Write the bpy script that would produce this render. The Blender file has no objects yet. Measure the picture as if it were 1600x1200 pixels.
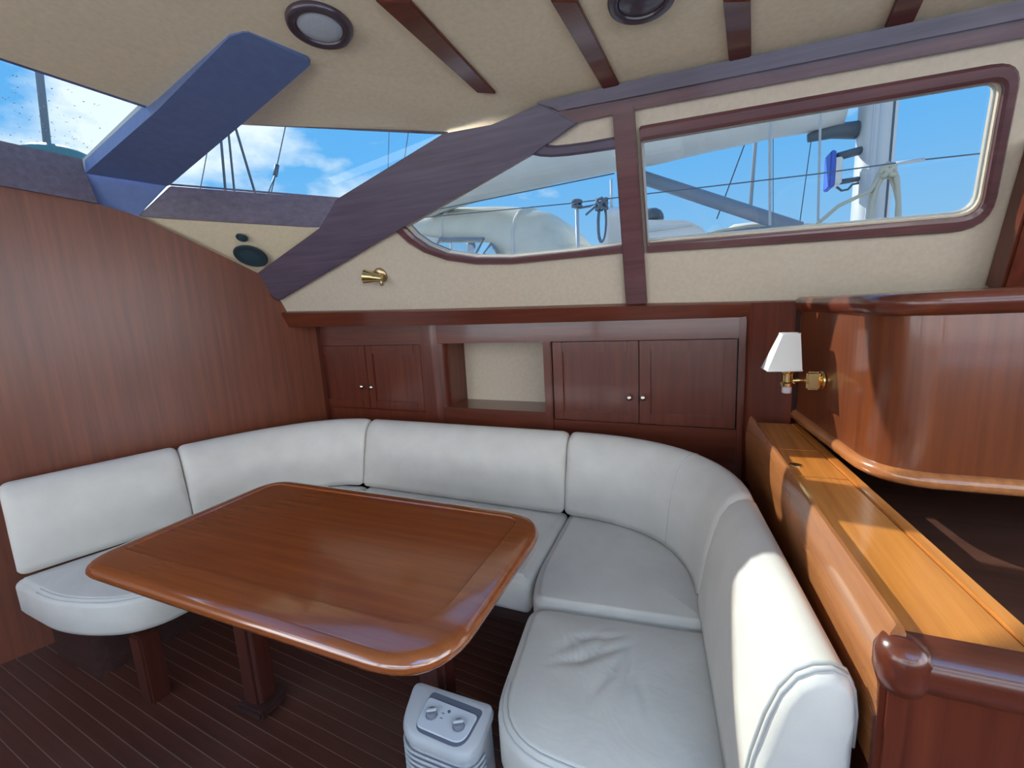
import bpy, bmesh, math, random
from mathutils import Vector, Matrix
random.seed(7)
V = Vector
scene = bpy.context.scene
COL = scene.collection

# ------------------------------------------------------------------ camera
F = 698.0                                     # focal length in pixels of the 1600x1200 frame
CAM = V((0, 0, 1.40))
_a = V((-858 - 800, 571 - 600, F)).normalized()
_b = V((1096 - 800, 466 - 600, F)).normalized()
AX_Y = _b
AX_X = -(_a - _a.dot(_b) * _b).normalized()
AX_Z = AX_X.cross(AX_Y)
RW = Matrix((AX_X, AX_Y, AX_Z))               # camera (x right, y down, z forward) -> world
cam_data = bpy.data.cameras.new('camera')
cam_data.sensor_width = 36.0
cam_data.lens = F / 1600 * 36
cam_data.clip_start = 0.02
cam_data.clip_end = 2000
cam = bpy.data.objects.new('camera', cam_data)
COL.objects.link(cam)
_r, _u, _k = RW @ V((1, 0, 0)), RW @ V((0, -1, 0)), RW @ V((0, 0, -1))
cam.matrix_world = Matrix(((_r.x, _u.x, _k.x, CAM.x), (_r.y, _u.y, _k.y, CAM.y), (_r.z, _u.z, _k.z, CAM.z), (0, 0, 0, 1)))
scene.camera = cam

# ------------------------------------------------------------------ world, sun, exposure
SUN_AZ, SUN_EL, SUN_E = 158.0, 32.0, 24.0
SKY_STRENGTH = 1.5
scene.view_settings.view_transform = 'Standard'
scene.view_settings.look = 'None'
scene.view_settings.gamma = 1
scene.view_settings.use_curve_mapping = False
scene.view_settings.exposure = 0.25
world = bpy.data.worlds.new('sky')
scene.world = world
world.use_nodes = True
wn, wl = world.node_tree.nodes, world.node_tree.links
wn.clear()
def wnode(t, **kw):
    n = wn.new(t)
    for k, v in kw.items(): setattr(n, k, v)
    return n
tc = wnode('ShaderNodeTexCoord')
sep = wnode('ShaderNodeSeparateXYZ'); wl.new(tc.outputs['Generated'], sep.inputs[0])
grad = wnode('ShaderNodeValToRGB'); wl.new(sep.outputs['Z'], grad.inputs[0])
grad.color_ramp.elements[0].position = 0.0; grad.color_ramp.elements[0].color = (1.05, 1.75, 2.35, 1)
grad.color_ramp.elements[1].position = 0.9; grad.color_ramp.elements[1].color = (0.24, 0.98, 2.35, 1)
e = grad.color_ramp.elements.new(0.28); e.color = (0.46, 1.42, 2.60, 1)
# clouds: cumulus banks low over the horizon, thinning overhead
mp = wnode('ShaderNodeMapping'); mp.inputs['Scale'].default_value = (1.0, 1.0, 1.9); mp.inputs['Location'].default_value = (0.35, 0.1, 0.0)
wl.new(tc.outputs['Generated'], mp.inputs[0])
nz = wnode('ShaderNodeTexNoise'); nz.inputs['Scale'].default_value = 3.1; nz.inputs['Detail'].default_value = 9; nz.inputs['Roughness'].default_value = 0.55
wl.new(mp.outputs[0], nz.inputs['Vector'])
band = wnode('ShaderNodeMapRange'); band.inputs[1].default_value = 0.25; band.inputs[2].default_value = 0.75; band.inputs[3].default_value = 0.12; band.inputs[4].default_value = -0.16
wl.new(sep.outputs['Z'], band.inputs[0])
add = wnode('ShaderNodeMath', operation='ADD'); wl.new(nz.outputs['Fac'], add.inputs[0]); wl.new(band.outputs[0], add.inputs[1])
# clear sky abeam; elsewhere clouds, mostly unseen, added to whiten the cabin light
clear_abeam = wnode('ShaderNodeMapRange'); clear_abeam.inputs[1].default_value = 0.62; clear_abeam.inputs[2].default_value = 0.86; clear_abeam.inputs[3].default_value = 0.04; clear_abeam.inputs[4].default_value = -0.25
wl.new(sep.outputs['Y'], clear_abeam.inputs[0])
add2 = wnode('ShaderNodeMath', operation='ADD'); wl.new(add.outputs[0], add2.inputs[0]); wl.new(clear_abeam.outputs[0], add2.inputs[1])
cr = wnode('ShaderNodeValToRGB'); wl.new(add2.outputs[0], cr.inputs[0])
cr.color_ramp.elements[0].position = 0.52; cr.color_ramp.elements[0].color = (0, 0, 0, 1)
cr.color_ramp.elements[1].position = 0.66; cr.color_ramp.elements[1].color = (1, 1, 1, 1)
mixc = wnode('ShaderNodeMix', data_type='RGBA'); wl.new(cr.outputs[0], mixc.inputs[0])
wl.new(grad.outputs[0], mixc.inputs[6]); mixc.inputs[7].default_value = (3.0, 3.0, 3.0, 1)
bg = wnode('ShaderNodeBackground'); bg.inputs[1].default_value = SKY_STRENGTH
wl.new(mixc.outputs[2], bg.inputs[0])
wo = wnode('ShaderNodeOutputWorld'); wl.new(bg.outputs[0], wo.inputs[0])
sd = bpy.data.lights.new('sun', 'SUN'); sd.energy = SUN_E; sd.angle = math.radians(0.53); sd.color = (1.0, 0.93, 0.82)
sun = bpy.data.objects.new('sun', sd); COL.objects.link(sun)
_az, _el = math.radians(SUN_AZ), math.radians(SUN_EL)
SUN_DIR = V((math.cos(_az) * math.cos(_el), math.sin(_az) * math.cos(_el), math.sin(_el)))
sun.rotation_euler = SUN_DIR.to_track_quat('Z', 'Y').to_euler()
sun.location = SUN_DIR * 20

# ------------------------------------------------------------------ pixel rays onto the surfaces things touch
def ray(x, y): return RW @ V((x - 800, y - 600, F))
def hit(x, y, p0, n):
    d = ray(x, y); return CAM + d * (n.dot(p0 - CAM) / n.dot(d))
def atZ(x, y, z): return hit(x, y, V((0, 0, z)), V((0, 0, 1)))
def atY(x, y, yy): return hit(x, y, V((0, yy, 0)), V((0, 1, 0)))
def atX(x, y, xx): return hit(x, y, V((xx, 0, 0)), V((1, 0, 0)))
B0 = V((-2.25, 2.15, 0)); _t = V((-2.75, .75, 0)) - B0
NB = V((-_t.y, _t.x, 0)).normalized()         # bulkhead normal, into the cabin
W0 = V((-.27, 2.1, 1.4)); NW = V((.04, -1, -.386)).normalized()   # leaning window wall, normal into the cabin
C0 = V((-.27, 2.13, 0)); NC = V((-.03, -1, 0)).normalized()       # locker fronts
def Bp(x, y): return hit(x, y, B0, NB)
def Wp(x, y): return hit(x, y, W0, NW)
def Cp(x, y): return hit(x, y, C0, NC)
NCEIL = V((0, -.086, -1)).normalized()
def ceilp(x, y, dz=0): return hit(x, y, V((0, 1.79, 2.165 + dz)), NCEIL)
def ceil_z(y): return 2.165 - .086 * (y - 1.79)

# ------------------------------------------------------------------ materials
MATS = {}
def new_mat(name):
    m = bpy.data.materials.new(name); m.use_nodes = True
    nt = m.node_tree; b = nt.nodes['Principled BSDF']
    MATS[name] = m
    return m, nt, b
def wood(name, dark, light, axis='Z', rough=.3, coat=.5, scale=1.0, spec=.5):
    m, nt, b = new_mat(name)
    t = nt.nodes.new('ShaderNodeTexCoord'); mp = nt.nodes.new('ShaderNodeMapping')
    s = {'X': (1.6, 42, 42), 'Y': (42, 1.6, 42), 'Z': (42, 42, 1.6)}[axis]
    mp.inputs['Scale'].default_value = tuple(v * scale for v in s)
    nt.links.new(t.outputs['Object'], mp.inputs[0])
    n = nt.nodes.new('ShaderNodeTexNoise'); n.inputs['Scale'].default_value = 1.0; n.inputs['Detail'].default_value = 7; n.inputs['Roughness'].default_value = .62
    nt.links.new(mp.outputs[0], n.inputs['Vector'])
    n2 = nt.nodes.new('ShaderNodeTexNoise'); n2.inputs['Scale'].default_value = 2.2; n2.inputs['Detail'].default_value = 2
    nt.links.new(t.outputs['Object'], n2.inputs['Vector'])
    mx = nt.nodes.new('ShaderNodeMath'); mx.operation = 'MULTIPLY_ADD'; mx.inputs[1].default_value = .35
    nt.links.new(n2.outputs['Fac'], mx.inputs[0]); nt.links.new(n.outputs['Fac'], mx.inputs[2])
    r = nt.nodes.new('ShaderNodeValToRGB'); nt.links.new(mx.outputs[0], r.inputs[0])
    r.color_ramp.elements[0].position = .36; r.color_ramp.elements[0].color = (*dark, 1)
    r.color_ramp.elements[1].position = .90; r.color_ramp.elements[1].color = (*light, 1)
    nt.links.new(r.outputs[0], b.inputs['Base Color'])
    b.inputs['Roughness'].default_value = rough
    b.inputs['Specular IOR Level'].default_value = spec
    b.inputs['Coat Weight'].default_value = coat; b.inputs['Coat Roughness'].default_value = .09
    bp = nt.nodes.new('ShaderNodeBump'); bp.inputs['Strength'].default_value = .015; bp.inputs['Distance'].default_value = .002
    nt.links.new(n.outputs['Fac'], bp.inputs['Height']); nt.links.new(bp.outputs[0], b.inputs['Normal'])
    return m
def plain(name, col, rough=.5, metal=0, coat=0, var=.0, vscale=40, bump=0, bscale=200, spec=.5, sheen=0):
    m, nt, b = new_mat(name)
    b.inputs['Base Color'].default_value = (*col, 1); b.inputs['Roughness'].default_value = rough
    b.inputs['Metallic'].default_value = metal; b.inputs['Coat Weight'].default_value = coat
    b.inputs['Specular IOR Level'].default_value = spec; b.inputs['Sheen Weight'].default_value = sheen
    t = nt.nodes.new('ShaderNodeTexCoord')
    if var:
        n = nt.nodes.new('ShaderNodeTexNoise'); n.inputs['Scale'].default_value = vscale; n.inputs['Detail'].default_value = 5
        nt.links.new(t.outputs['Object'], n.inputs['Vector'])
        r = nt.nodes.new('ShaderNodeValToRGB'); nt.links.new(n.outputs['Fac'], r.inputs[0])
        r.color_ramp.elements[0].position = .3; r.color_ramp.elements[0].color = (*[c * (1 - var) for c in col], 1)
        r.color_ramp.elements[1].position = .7; r.color_ramp.elements[1].color = (*[min(1, c * (1 + var)) for c in col], 1)
        nt.links.new(r.outputs[0], b.inputs['Base Color'])
    if bump:
        n = nt.nodes.new('ShaderNodeTexNoise'); n.inputs['Scale'].default_value = bscale; n.inputs['Detail'].default_value = 4
        nt.links.new(t.outputs['Object'], n.inputs['Vector'])
        bp = nt.nodes.new('ShaderNodeBump'); bp.inputs['Strength'].default_value = bump; bp.inputs['Distance'].default_value = .004
        nt.links.new(n.outputs['Fac'], bp.inputs['Height']); nt.links.new(bp.outputs[0], b.inputs['Normal'])
    return m
def leather(name, col, crease=0.0):
    m, nt, b = new_mat(name)
    b.inputs['Roughness'].default_value = .48
    t = nt.nodes.new('ShaderNodeTexCoord')
    n = nt.nodes.new('ShaderNodeTexNoise'); n.inputs['Scale'].default_value = 9; n.inputs['Detail'].default_value = 6
    nt.links.new(t.outputs['Object'], n.inputs['Vector'])
    r = nt.nodes.new('ShaderNodeValToRGB'); nt.links.new(n.outputs['Fac'], r.inputs[0])
    r.color_ramp.elements[0].position = .3; r.color_ramp.elements[0].color = (*[c * .93 for c in col], 1)
    r.color_ramp.elements[1].position = .7; r.color_ramp.elements[1].color = (*[min(1, c * 1.03) for c in col], 1)
    nt.links.new(r.outputs[0], b.inputs['Base Color'])
    g = nt.nodes.new('ShaderNodeTexVoronoi'); g.inputs['Scale'].default_value = 260
    nt.links.new(t.outputs['Object'], g.inputs['Vector'])
    b1 = nt.nodes.new('ShaderNodeBump'); b1.inputs['Strength'].default_value = .10; b1.inputs['Distance'].default_value = .001
    nt.links.new(g.outputs['Distance'], b1.inputs['Height'])
    w = nt.nodes.new('ShaderNodeTexNoise'); w.inputs['Scale'].default_value = 7; w.inputs['Detail'].default_value = 3; w.inputs['Distortion'].default_value = .8
    nt.links.new(t.outputs['Object'], w.inputs['Vector'])
    b2 = nt.nodes.new('ShaderNodeBump'); b2.inputs['Strength'].default_value = .16 + crease; b2.inputs['Distance'].default_value = .012
    nt.links.new(w.outputs['Fac'], b2.inputs['Height']); nt.links.new(b1.outputs[0], b2.inputs['Normal'])
    nt.links.new(b2.outputs[0], b.inputs['Normal'])
    return m
def glass_mat(name, tint):
    m = bpy.data.materials.new(name); m.use_nodes = True; nt = m.node_tree; nt.nodes.clear()
    tr = nt.nodes.new('ShaderNodeBsdfTransparent'); tr.inputs[0].default_value = (*tint, 1)
    gl = nt.nodes.new('ShaderNodeBsdfGlossy'); gl.inputs['Roughness'].default_value = .01; gl.inputs[0].default_value = (.9, .95, 1, 1)
    mx = nt.nodes.new('ShaderNodeMixShader'); mx.inputs[0].default_value = .035; nt.links.new(tr.outputs[0], mx.inputs[1]); nt.links.new(gl.outputs[0], mx.inputs[2])
    o = nt.nodes.new('ShaderNodeOutputMaterial'); nt.links.new(mx.outputs[0], o.inputs[0])
    MATS[name] = m
    return m
MZ = wood('mahogany_upright', (.066, .0115, .0065), (.165, .034, .0145), 'Z', .32, .28)
MLOCK = wood('locker_mahogany', (.102, .024, .0085), (.225, .060, .018), 'Z', .28, .5)
MBH = wood('mahogany_bulkhead', (.112, .024, .0095), (.220, .054, .019), 'Z', .40, .5)
MBH.node_tree.nodes['Principled BSDF'].inputs['Coat Roughness'].default_value = .28
MX = wood('mahogany_lengthwise', (.068, .0135, .008), (.170, .038, .017), 'X', .28, .5)
MPOST = wood('mahogany_hazed_roof_trim', (.056, .040, .062), (.128, .096, .138), 'X', .38, .25)  # violet-blue glare mixed into the wood colour
MFRM = wood('mahogany_hazed_window_trim', (.070, .028, .032), (.165, .070, .072), 'X', .30, .4)  # bluish glare around the windows mixed into the mahogany colour
MMUL = plain('wood_with_blue_haze', (.115, .170, .350), .55, var=.08, vscale=30, bump=.1, bscale=300)  # wooden mullion: blue veiling glare painted in as its base colour
MTAB = wood('table_mahogany', (.220, .046, .008), (.330, .080, .015), 'X', .22, .7)
MTABR = wood('table_rim_mahogany', (.235, .053, .009), (.360, .096, .019), 'X', .20, 1.0)
MTABR.node_tree.nodes['Principled BSDF'].inputs['Coat IOR'].default_value = 1.8
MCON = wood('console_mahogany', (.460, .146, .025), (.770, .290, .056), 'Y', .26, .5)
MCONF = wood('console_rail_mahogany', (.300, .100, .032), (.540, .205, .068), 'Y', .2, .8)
MFL = wood('floor_mahogany', (.050, .014, .009), (.120, .038, .022), 'X', .38, .2)
MLEG = wood('dark_leg_mahogany', (.040, .010, .008), (.100, .024, .014), 'Z', .3, .4)
MHOLLY = plain('pale_caulking', (.27, .17, .125), .6)
MDARK = wood('dark_locker_wood', (.030, .012, .010), (.075, .030, .024), 'X', .4, .2)
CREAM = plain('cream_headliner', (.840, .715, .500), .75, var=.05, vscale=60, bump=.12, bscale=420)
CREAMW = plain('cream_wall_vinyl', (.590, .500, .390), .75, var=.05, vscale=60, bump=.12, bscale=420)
LEA = leather('white_leather', (.70, .66, .60))
LEAW = leather('white_leather_creased', (.70, .67, .61), .18)
SEAM = plain('grey_stitched_piping', (.50, .50, .49), .6)
BRASS = plain('polished_brass', (.80, .58, .26), .18, 1.0)
BRONZE = plain('aged_brass', (.52, .38, .22), .3, 1.0)
GOLDK = plain('silver_gilt_knob', (.85, .78, .66), .2, 1.0)
GLASS = glass_mat('dimming_window_glass', (.168, .188, .200))  # dark tint added to hold sky and sun down against the interior
GLASSF = glass_mat('dimming_windscreen_glass', (.165, .194, .206))  # tint added here too, dimming the sky ahead
RUBBER = plain('grey_window_gasket', (.42, .45, .44), .6)
SPK = plain('dark_teal_grille', (.020, .045, .060), .6)
LENS = plain('frosted_lamp_lens', (.50, .55, .60), .35, bump=.2, bscale=150)
LRING = plain('dark_lamp_ring', (.055, .035, .050), .35, coat=.3)
SHADE = plain('white_lamp_shade', (.82, .82, .78), .7)
HEAT = plain('warm_grey_plastic', (.52, .52, .53), .45)
HEATD = plain('slate_grey_plastic', (.12, .13, .17), .45)
HEATP = plain('pale_grey_panel', (.60, .62, .66), .45)
HEATK = plain('steel_grey_dial', (.20, .21, .25), .35)
WHITE = plain('white_gelcoat', (.80, .80, .78), .35)
CANVAS = plain('cream_canvas', (.76, .72, .61), .8, var=.06, vscale=6, bump=.2, bscale=40)
SAILC = plain('pale_grey_sailcover', (.68, .68, .65), .8, var=.05, vscale=5, bump=.3, bscale=12)
ALU = plain('anodised_aluminium', (.62, .64, .66), .45, .3)
VANG = plain('grey_painted_strut', (.22, .27, .34), .5)
WIRE = plain('dark_steel_wire', (.10, .14, .20), .5)
WIREL = plain('bright_steel_wire', (.55, .60, .66), .4)
ROPE = plain('pale_rope', (.62, .58, .46), .9)
ROPEB = plain('grey_blue_rope', (.16, .20, .26), .9)
BLUE = plain('blue_enamel', (.06, .14, .60), .5)
DGREY = plain('dark_grey_plastic', (.10, .13, .16), .5)
PANEV = glass_mat('clear_vinyl_pane', (.85, .88, .9))
GREEN = plain('green_glass_prism', (.16, .28, .24), .4)
SEA = plain('harbour_water', (.02, .06, .09), .15, bump=.6, bscale=1.5)
SKIN = plain('skin', (.45, .28, .2), .6)
SHIRT = plain('pale_shirt', (.55, .58, .62), .8)
TEAK = wood('weathered_teak', (.30, .24, .18), (.48, .40, .30), 'X', .7, 0)

# ------------------------------------------------------------------ mesh helpers
def link(name, me, mat, parent=None, smooth=False):
    o = bpy.data.objects.new(name, me); COL.objects.link(o)
    if mat: me.materials.append(mat)
    if smooth:
        for p in me.polygons: p.use_smooth = True
    if parent:
        o.parent = parent
        o.location = -world_loc(parent)
    return o
def world_loc(o):
    l = o.location.copy()
    while o.parent: o = o.parent; l = l + o.location
    return l
def mesh(name, verts, faces, mat, parent=None, smooth=False):
    me = bpy.data.meshes.new(name); me.from_pydata([tuple(v) for v in verts], [], faces); me.update()
    bm = bmesh.new(); bm.from_mesh(me); bmesh.ops.recalc_face_normals(bm, faces=bm.faces); bm.to_mesh(me); bm.free()
    return link(name, me, mat, parent, smooth)
def from_bm(name, bm, mat, parent=None, smooth=False):
    me = bpy.data.meshes.new(name); bmesh.ops.recalc_face_normals(bm, faces=bm.faces); bm.to_mesh(me); bm.free()
    return link(name, me, mat, parent, smooth)
def tag(o, label, cat, group=None, kind=None):
    o['label'] = label; o['category'] = cat
    if group: o['group'] = group
    if kind: o['kind'] = kind
    return o
def thing(name, loc, label, cat, group=None, kind=None):
    o = bpy.data.objects.new(name, None); COL.objects.link(o); o.location = loc; o.empty_display_size = .1
    return tag(o, label, cat, group, kind)
def prism_vf(poly, vec):
    n = len(poly); vs = [V(p) for p in poly] + [V(p) + V(vec) for p in poly]
    fs = [list(range(n))[::-1], list(range(n, 2 * n))] + [[i, (i + 1) % n, (i + 1) % n + n, i + n] for i in range(n)]
    return vs, fs
def prism(name, poly, vec, mat, parent=None, bevel=0):
    vs, fs = prism_vf(poly, vec)
    if not bevel: return mesh(name, vs, fs, mat, parent)
    bm = bmesh.new(); bv = [bm.verts.new(v) for v in vs]
    for f in fs: bm.faces.new([bv[i] for i in f])
    bmesh.ops.bevel(bm, geom=list(bm.edges), offset=bevel, segments=2, affect='EDGES', clamp_overlap=True)
    return from_bm(name, bm, mat, parent)
def multi_prism(name, polys, vec, mat, parent=None):
    vs, fs = [], []
    for p in polys:
        v, f = prism_vf(p, vec); k = len(vs); vs += v; fs += [[i + k for i in q] for q in f]
    return mesh(name, vs, fs, mat, parent)
def box_bm(bm, lo, hi, mtx=None, bevel=0, seg=2):
    r = bmesh.ops.create_cube(bm, size=1); vs = r['verts']
    c = (V(lo) + V(hi)) / 2; s = V(hi) - V(lo)
    for v in vs:
        v.co = V((v.co.x * s.x, v.co.y * s.y, v.co.z * s.z)) + c
    if bevel:
        es = list({e for v in vs for e in v.link_edges})
        r2 = bmesh.ops.bevel(bm, geom=es, offset=bevel, segments=seg, affect='EDGES', clamp_overlap=True)
        vs = list({v for f in r2['faces'] for v in f.verts} | {v for v in vs if v.is_valid})
    if mtx is not None:
        for v in vs: v.co = mtx @ v.co
def box(name, lo, hi, mat, parent=None, mtx=None, bevel=0, seg=2, smooth=False):
    bm = bmesh.new(); box_bm(bm, lo, hi, mtx, bevel, seg)
    return from_bm(name, bm, mat, parent, smooth)
def frame_of(d):
    d = V(d).normalized(); a = V((0, 0, 1)) if abs(d.z) < .9 else V((1, 0, 0))
    x = d.cross(a).normalized(); return x, d.cross(x).normalized(), d
def tube_vf(pts, r, seg=8, closed=False):
    pts = [V(p) for p in pts]; n = len(pts); vs, fs = [], []
    rr = r if isinstance(r, (list, tuple)) else [r] * n
    px = None
    for i, p in enumerate(pts):
        if closed: d = pts[(i + 1) % n] - pts[i - 1]
        else: d = pts[min(i + 1, n - 1)] - pts[max(i - 1, 0)]
        d.normalize()
        if px is None: px, _, _ = frame_of(d)
        px = (px - px.dot(d) * d).normalized(); py = d.cross(px)
        for k in range(seg):
            a = 2 * math.pi * k / seg
            vs.append(p + (px * math.cos(a) + py * math.sin(a)) * rr[i])
    m = n if closed else n - 1
    for i in range(m):
        for k in range(seg):
            a, b = i * seg + k, i * seg + (k + 1) % seg
            c, d2 = ((i + 1) % n) * seg + (k + 1) % seg, ((i + 1) % n) * seg + k
            fs.append([a, b, c, d2])
    if not closed: fs += [list(range(seg))[::-1], list(range((n - 1) * seg, n * seg))]
    return vs, fs
def tube(name, pts, r, mat, parent=None, seg=8, closed=False):
    vs, fs = tube_vf(pts, r, seg, closed); return mesh(name, vs, fs, mat, parent, True)
def tubes(name, lines, r, mat, parent=None, seg=8):
    vs, fs = [], []
    for L in lines:
        v, f = tube_vf(L, r, seg); k = len(vs); vs += v; fs += [[i + k for i in q] for q in f]
    return mesh(name, vs, fs, mat, parent, True)
def lathe(name, prof, base, axis, mat, parent=None, seg=24, smooth=True):
    """prof: list of (radius, height along axis)"""
    x, y, d = frame_of(axis); vs, fs = [], []; base = V(base)
    for r, h in prof:
        for k in range(seg):
            a = 2 * math.pi * k / seg; vs.append(base + d * h + (x * math.cos(a) + y * math.sin(a)) * r)
    for i in range(len(prof) - 1):
        for k in range(seg): fs.append([i * seg + k, i * seg + (k + 1) % seg, (i + 1) * seg + (k + 1) % seg, (i + 1) * seg + k])
    fs += [list(range(seg))[::-1], list(range((len(prof) - 1) * seg, len(prof) * seg))]
    o = mesh(name, vs, fs, mat, parent, smooth)
    return o
def edge_split(o, ang=40):
    m = o.modifiers.new('edges', 'EDGE_SPLIT'); m.split_angle = math.radians(ang); return o
def round_poly(pts, radii, seg=8):
    """2-D polygon with rounded corners"""
    out = []; n = len(pts)
    for i in range(n):
        p, a, b = V(pts[i]).to_2d(), V(pts[i - 1]).to_2d(), V(pts[(i + 1) % n]).to_2d()
        r = radii[i] if isinstance(radii, (list, tuple)) else radii
        if r <= 0: out.append(p); continue
        d1, d2 = (a - p), (b - p); t = min(r, d1.length * .49, d2.length * .49)
        q1, q2 = p + d1.normalized() * t, p + d2.normalized() * t
        for k in range(seg + 1):
            s = k / seg; out.append(q1 * (1 - s) ** 2 + p * (2 * s * (1 - s)) + q2 * s ** 2)
    return out
def resample(poly, step, closed=True):
    out = []; n = len(poly)
    for i in range(n if closed else n - 1):
        a, b = poly[i], poly[(i + 1) % n]; L = (b - a).length
        if L < 1e-6: continue
        k = max(1, int(math.ceil(L / step)))
        for j in range(k): out.append(a + (b - a) * (j / k))
    if not closed: out.append(poly[-1])
    return out
def area2(p): return sum(p[i].x * p[(i + 1) % len(p)].y - p[(i + 1) % len(p)].x * p[i].y for i in range(len(p)))
def offset_poly(p, d):
    """inward offset of a counter-clockwise polygon"""
    n = len(p); out = []
    for i in range(n):
        t = p[(i + 1) % n] - p[i - 1]
        if t.length < 1e-9: out.append(p[i].copy()); continue
        t.normalize(); out.append(p[i] + V((-t.y, t.x)) * d)
    return out
def rings_mesh(name, rings, mat, parent=None, smooth=True, cap0=True, cap1=True):
    n = len(rings[0]); vs = [v for r in rings for v in r]; fs = []
    for i in range(len(rings) - 1):
        for k in range(n): fs.append([i * n + k, i * n + (k + 1) % n, (i + 1) * n + (k + 1) % n, (i + 1) * n + k])
    if cap0: fs.append(list(range(n))[::-1])
    if cap1: fs.append(list(range((len(rings) - 1) * n, len(rings) * n)))
    return mesh(name, vs, fs, mat, parent, smooth)

# ================================================================== SETTING
# ---- floor: planked sole, planks run fore and aft
fl = box('floor', (-4.2, -2.1, -.06), (2.6, 2.6, -.0015), MHOLLY)
tag(fl, 'dark wooden cabin floor with pale caulking lines under the table', 'floor', kind='structure')
rot = Matrix.Rotation(-.0685, 4, 'Z')
PSP = .0455
plank_me = None
for k in range(-52, 44):
    v = .601 + PSP * k
    if plank_me is None:
        bm = bmesh.new(); box_bm(bm, (-3.4, -PSP / 2 + .0017, -.0015), (3.4, PSP / 2 - .0017, 0))
        plank_me = bpy.data.meshes.new('plank'); bm.to_mesh(plank_me); bm.free(); plank_me.materials.append(MFL)
    o = bpy.data.objects.new('plank', plank_me); COL.objects.link(o); o.parent = fl
    o.matrix_local = Matrix.Translation((-.8, v + PSP / 2 - .0685 * .7, 0)) @ rot

# ---- forward bulkhead
bext = V((-3.68, -1.87, 0))
bp = [V((-2.25, 2.15, 0)), Bp(490, 530), Bp(425, 448), Bp(410, 430), Bp(300, 377), Bp(215, 337), Bp(150, 318), Bp(0, 290),
      V((bext.x, bext.y, 2.03)), bext]
bp[1] = V((-2.25, 2.15, 1.56))
wf = prism('wall_forward', bp, -NB * .04, MBH)
tag(wf, 'tall mahogany bulkhead wall behind the short left cushion', 'wall', kind='structure')

# ---- side wall with the windows (leans inboard)
UW = V((1, .04, 0)).normalized(); VW = UW.cross(NW).normalized()
if VW.z < 0: VW = -VW
def w2(p): d = p - W0; return V((d.dot(UW), d.dot(VW)))
def w3(q, d=0): return W0 + UW * q[0] + VW * q[1] + NW * d
def wz(x, z): # point of the wall plane at given X and Z
    y = W0.y + .04 * (x - W0.x) - .386 * (z - W0.z); return V((x, y, z))
def smooth_loop(pts, radii, seg=6): return round_poly([w2(p) for p in pts], radii, seg)
TRI_IN = [(638, 355), (650, 368), (670, 382), (700, 394), (745, 401), (800, 401), (900, 391), (975, 381), (965, 233), (910, 241), (862, 244), (834, 241)]
tri_in = [w2(Wp(*p)) for p in TRI_IN]
RGT_IN = [(1012, 377), (1003, 222), (1564, 127), (1527, 333)]
rgt_in = round_poly([w2(Wp(*p)) for p in RGT_IN], [.01, .012, .035, .06], 6)
outer = [w2(wz(-2.45, 1.43)), w2(Wp(425, 450)), w2(Wp(630, 330)), w2(Wp(760, 220)), w2(Wp(870, 150)), w2(wz(2.5, 2.25)), w2(wz(2.5, 1.26))]
def plate_with_holes(name, outer, holes, mat, thick):
    bm = bmesh.new()
    for loop in [outer] + holes:
        vs = [bm.verts.new((p.x, p.y, 0)) for p in loop]
        for i in range(len(vs)): bm.edges.new((vs[i], vs[(i + 1) % len(vs)]))
    bmesh.ops.triangle_fill(bm, use_beauty=True, use_dissolve=False, edges=list(bm.edges))
    def inside(p, poly):
        c = False
        for i in range(len(poly)):
            a, b = poly[i], poly[i - 1]
            if (a.y > p.y) != (b.y > p.y) and p.x < (b.x - a.x) * (p.y - a.y) / (b.y - a.y) + a.x: c = not c
        return c
    kill = [f for f in bm.faces if any(inside(f.calc_center_median().to_2d(), h) for h in holes) or not inside(f.calc_center_median().to_2d(), outer)]
    bmesh.ops.delete(bm, geom=kill, context='FACES')
    r = bmesh.ops.extrude_face_region(bm, geom=list(bm.faces))
    for v in [g for g in r['geom'] if isinstance(g, bmesh.types.BMVert)]: v.co.z = -thick
    for v in bm.verts: v.co = w3((v.co.x, v.co.y), v.co.z)
    return from_bm(name, bm, mat)
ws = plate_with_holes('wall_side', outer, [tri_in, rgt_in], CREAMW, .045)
tag(ws, 'cream lined side wall leaning inward around the long windows', 'wall', kind='structure')

def pane(name, loop, d, mat, parent): return mesh(name, [w3(p, d) for p in loop], [list(range(len(loop)))], mat, parent)
def ring_frame(name, inner, outer_, d0, d1, mat, parent, close=True):
    """moulding between two point lists on the wall plane"""
    n = len(inner); vs = []
    for a, b in zip(inner, outer_): vs += [w3(a, d0), w3(a, d1 * .75), w3(a + (b - a) * .25, d1), w3(a + (b - a) * .8, d1), w3(b, d1 * .6), w3(b, d0)]
    fs = []
    for i in range(n if close else n - 1):
        j = (i + 1) % n
        for k in range(6): fs.append([i * 6 + k, j * 6 + k, j * 6 + (k + 1) % 6, i * 6 + (k + 1) % 6])
    if not close: fs += [[0, 1, 2, 3, 4, 5], [(n - 1) * 6 + k for k in range(6)][::-1]]
    return mesh(name, vs, fs, mat, parent)
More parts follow.
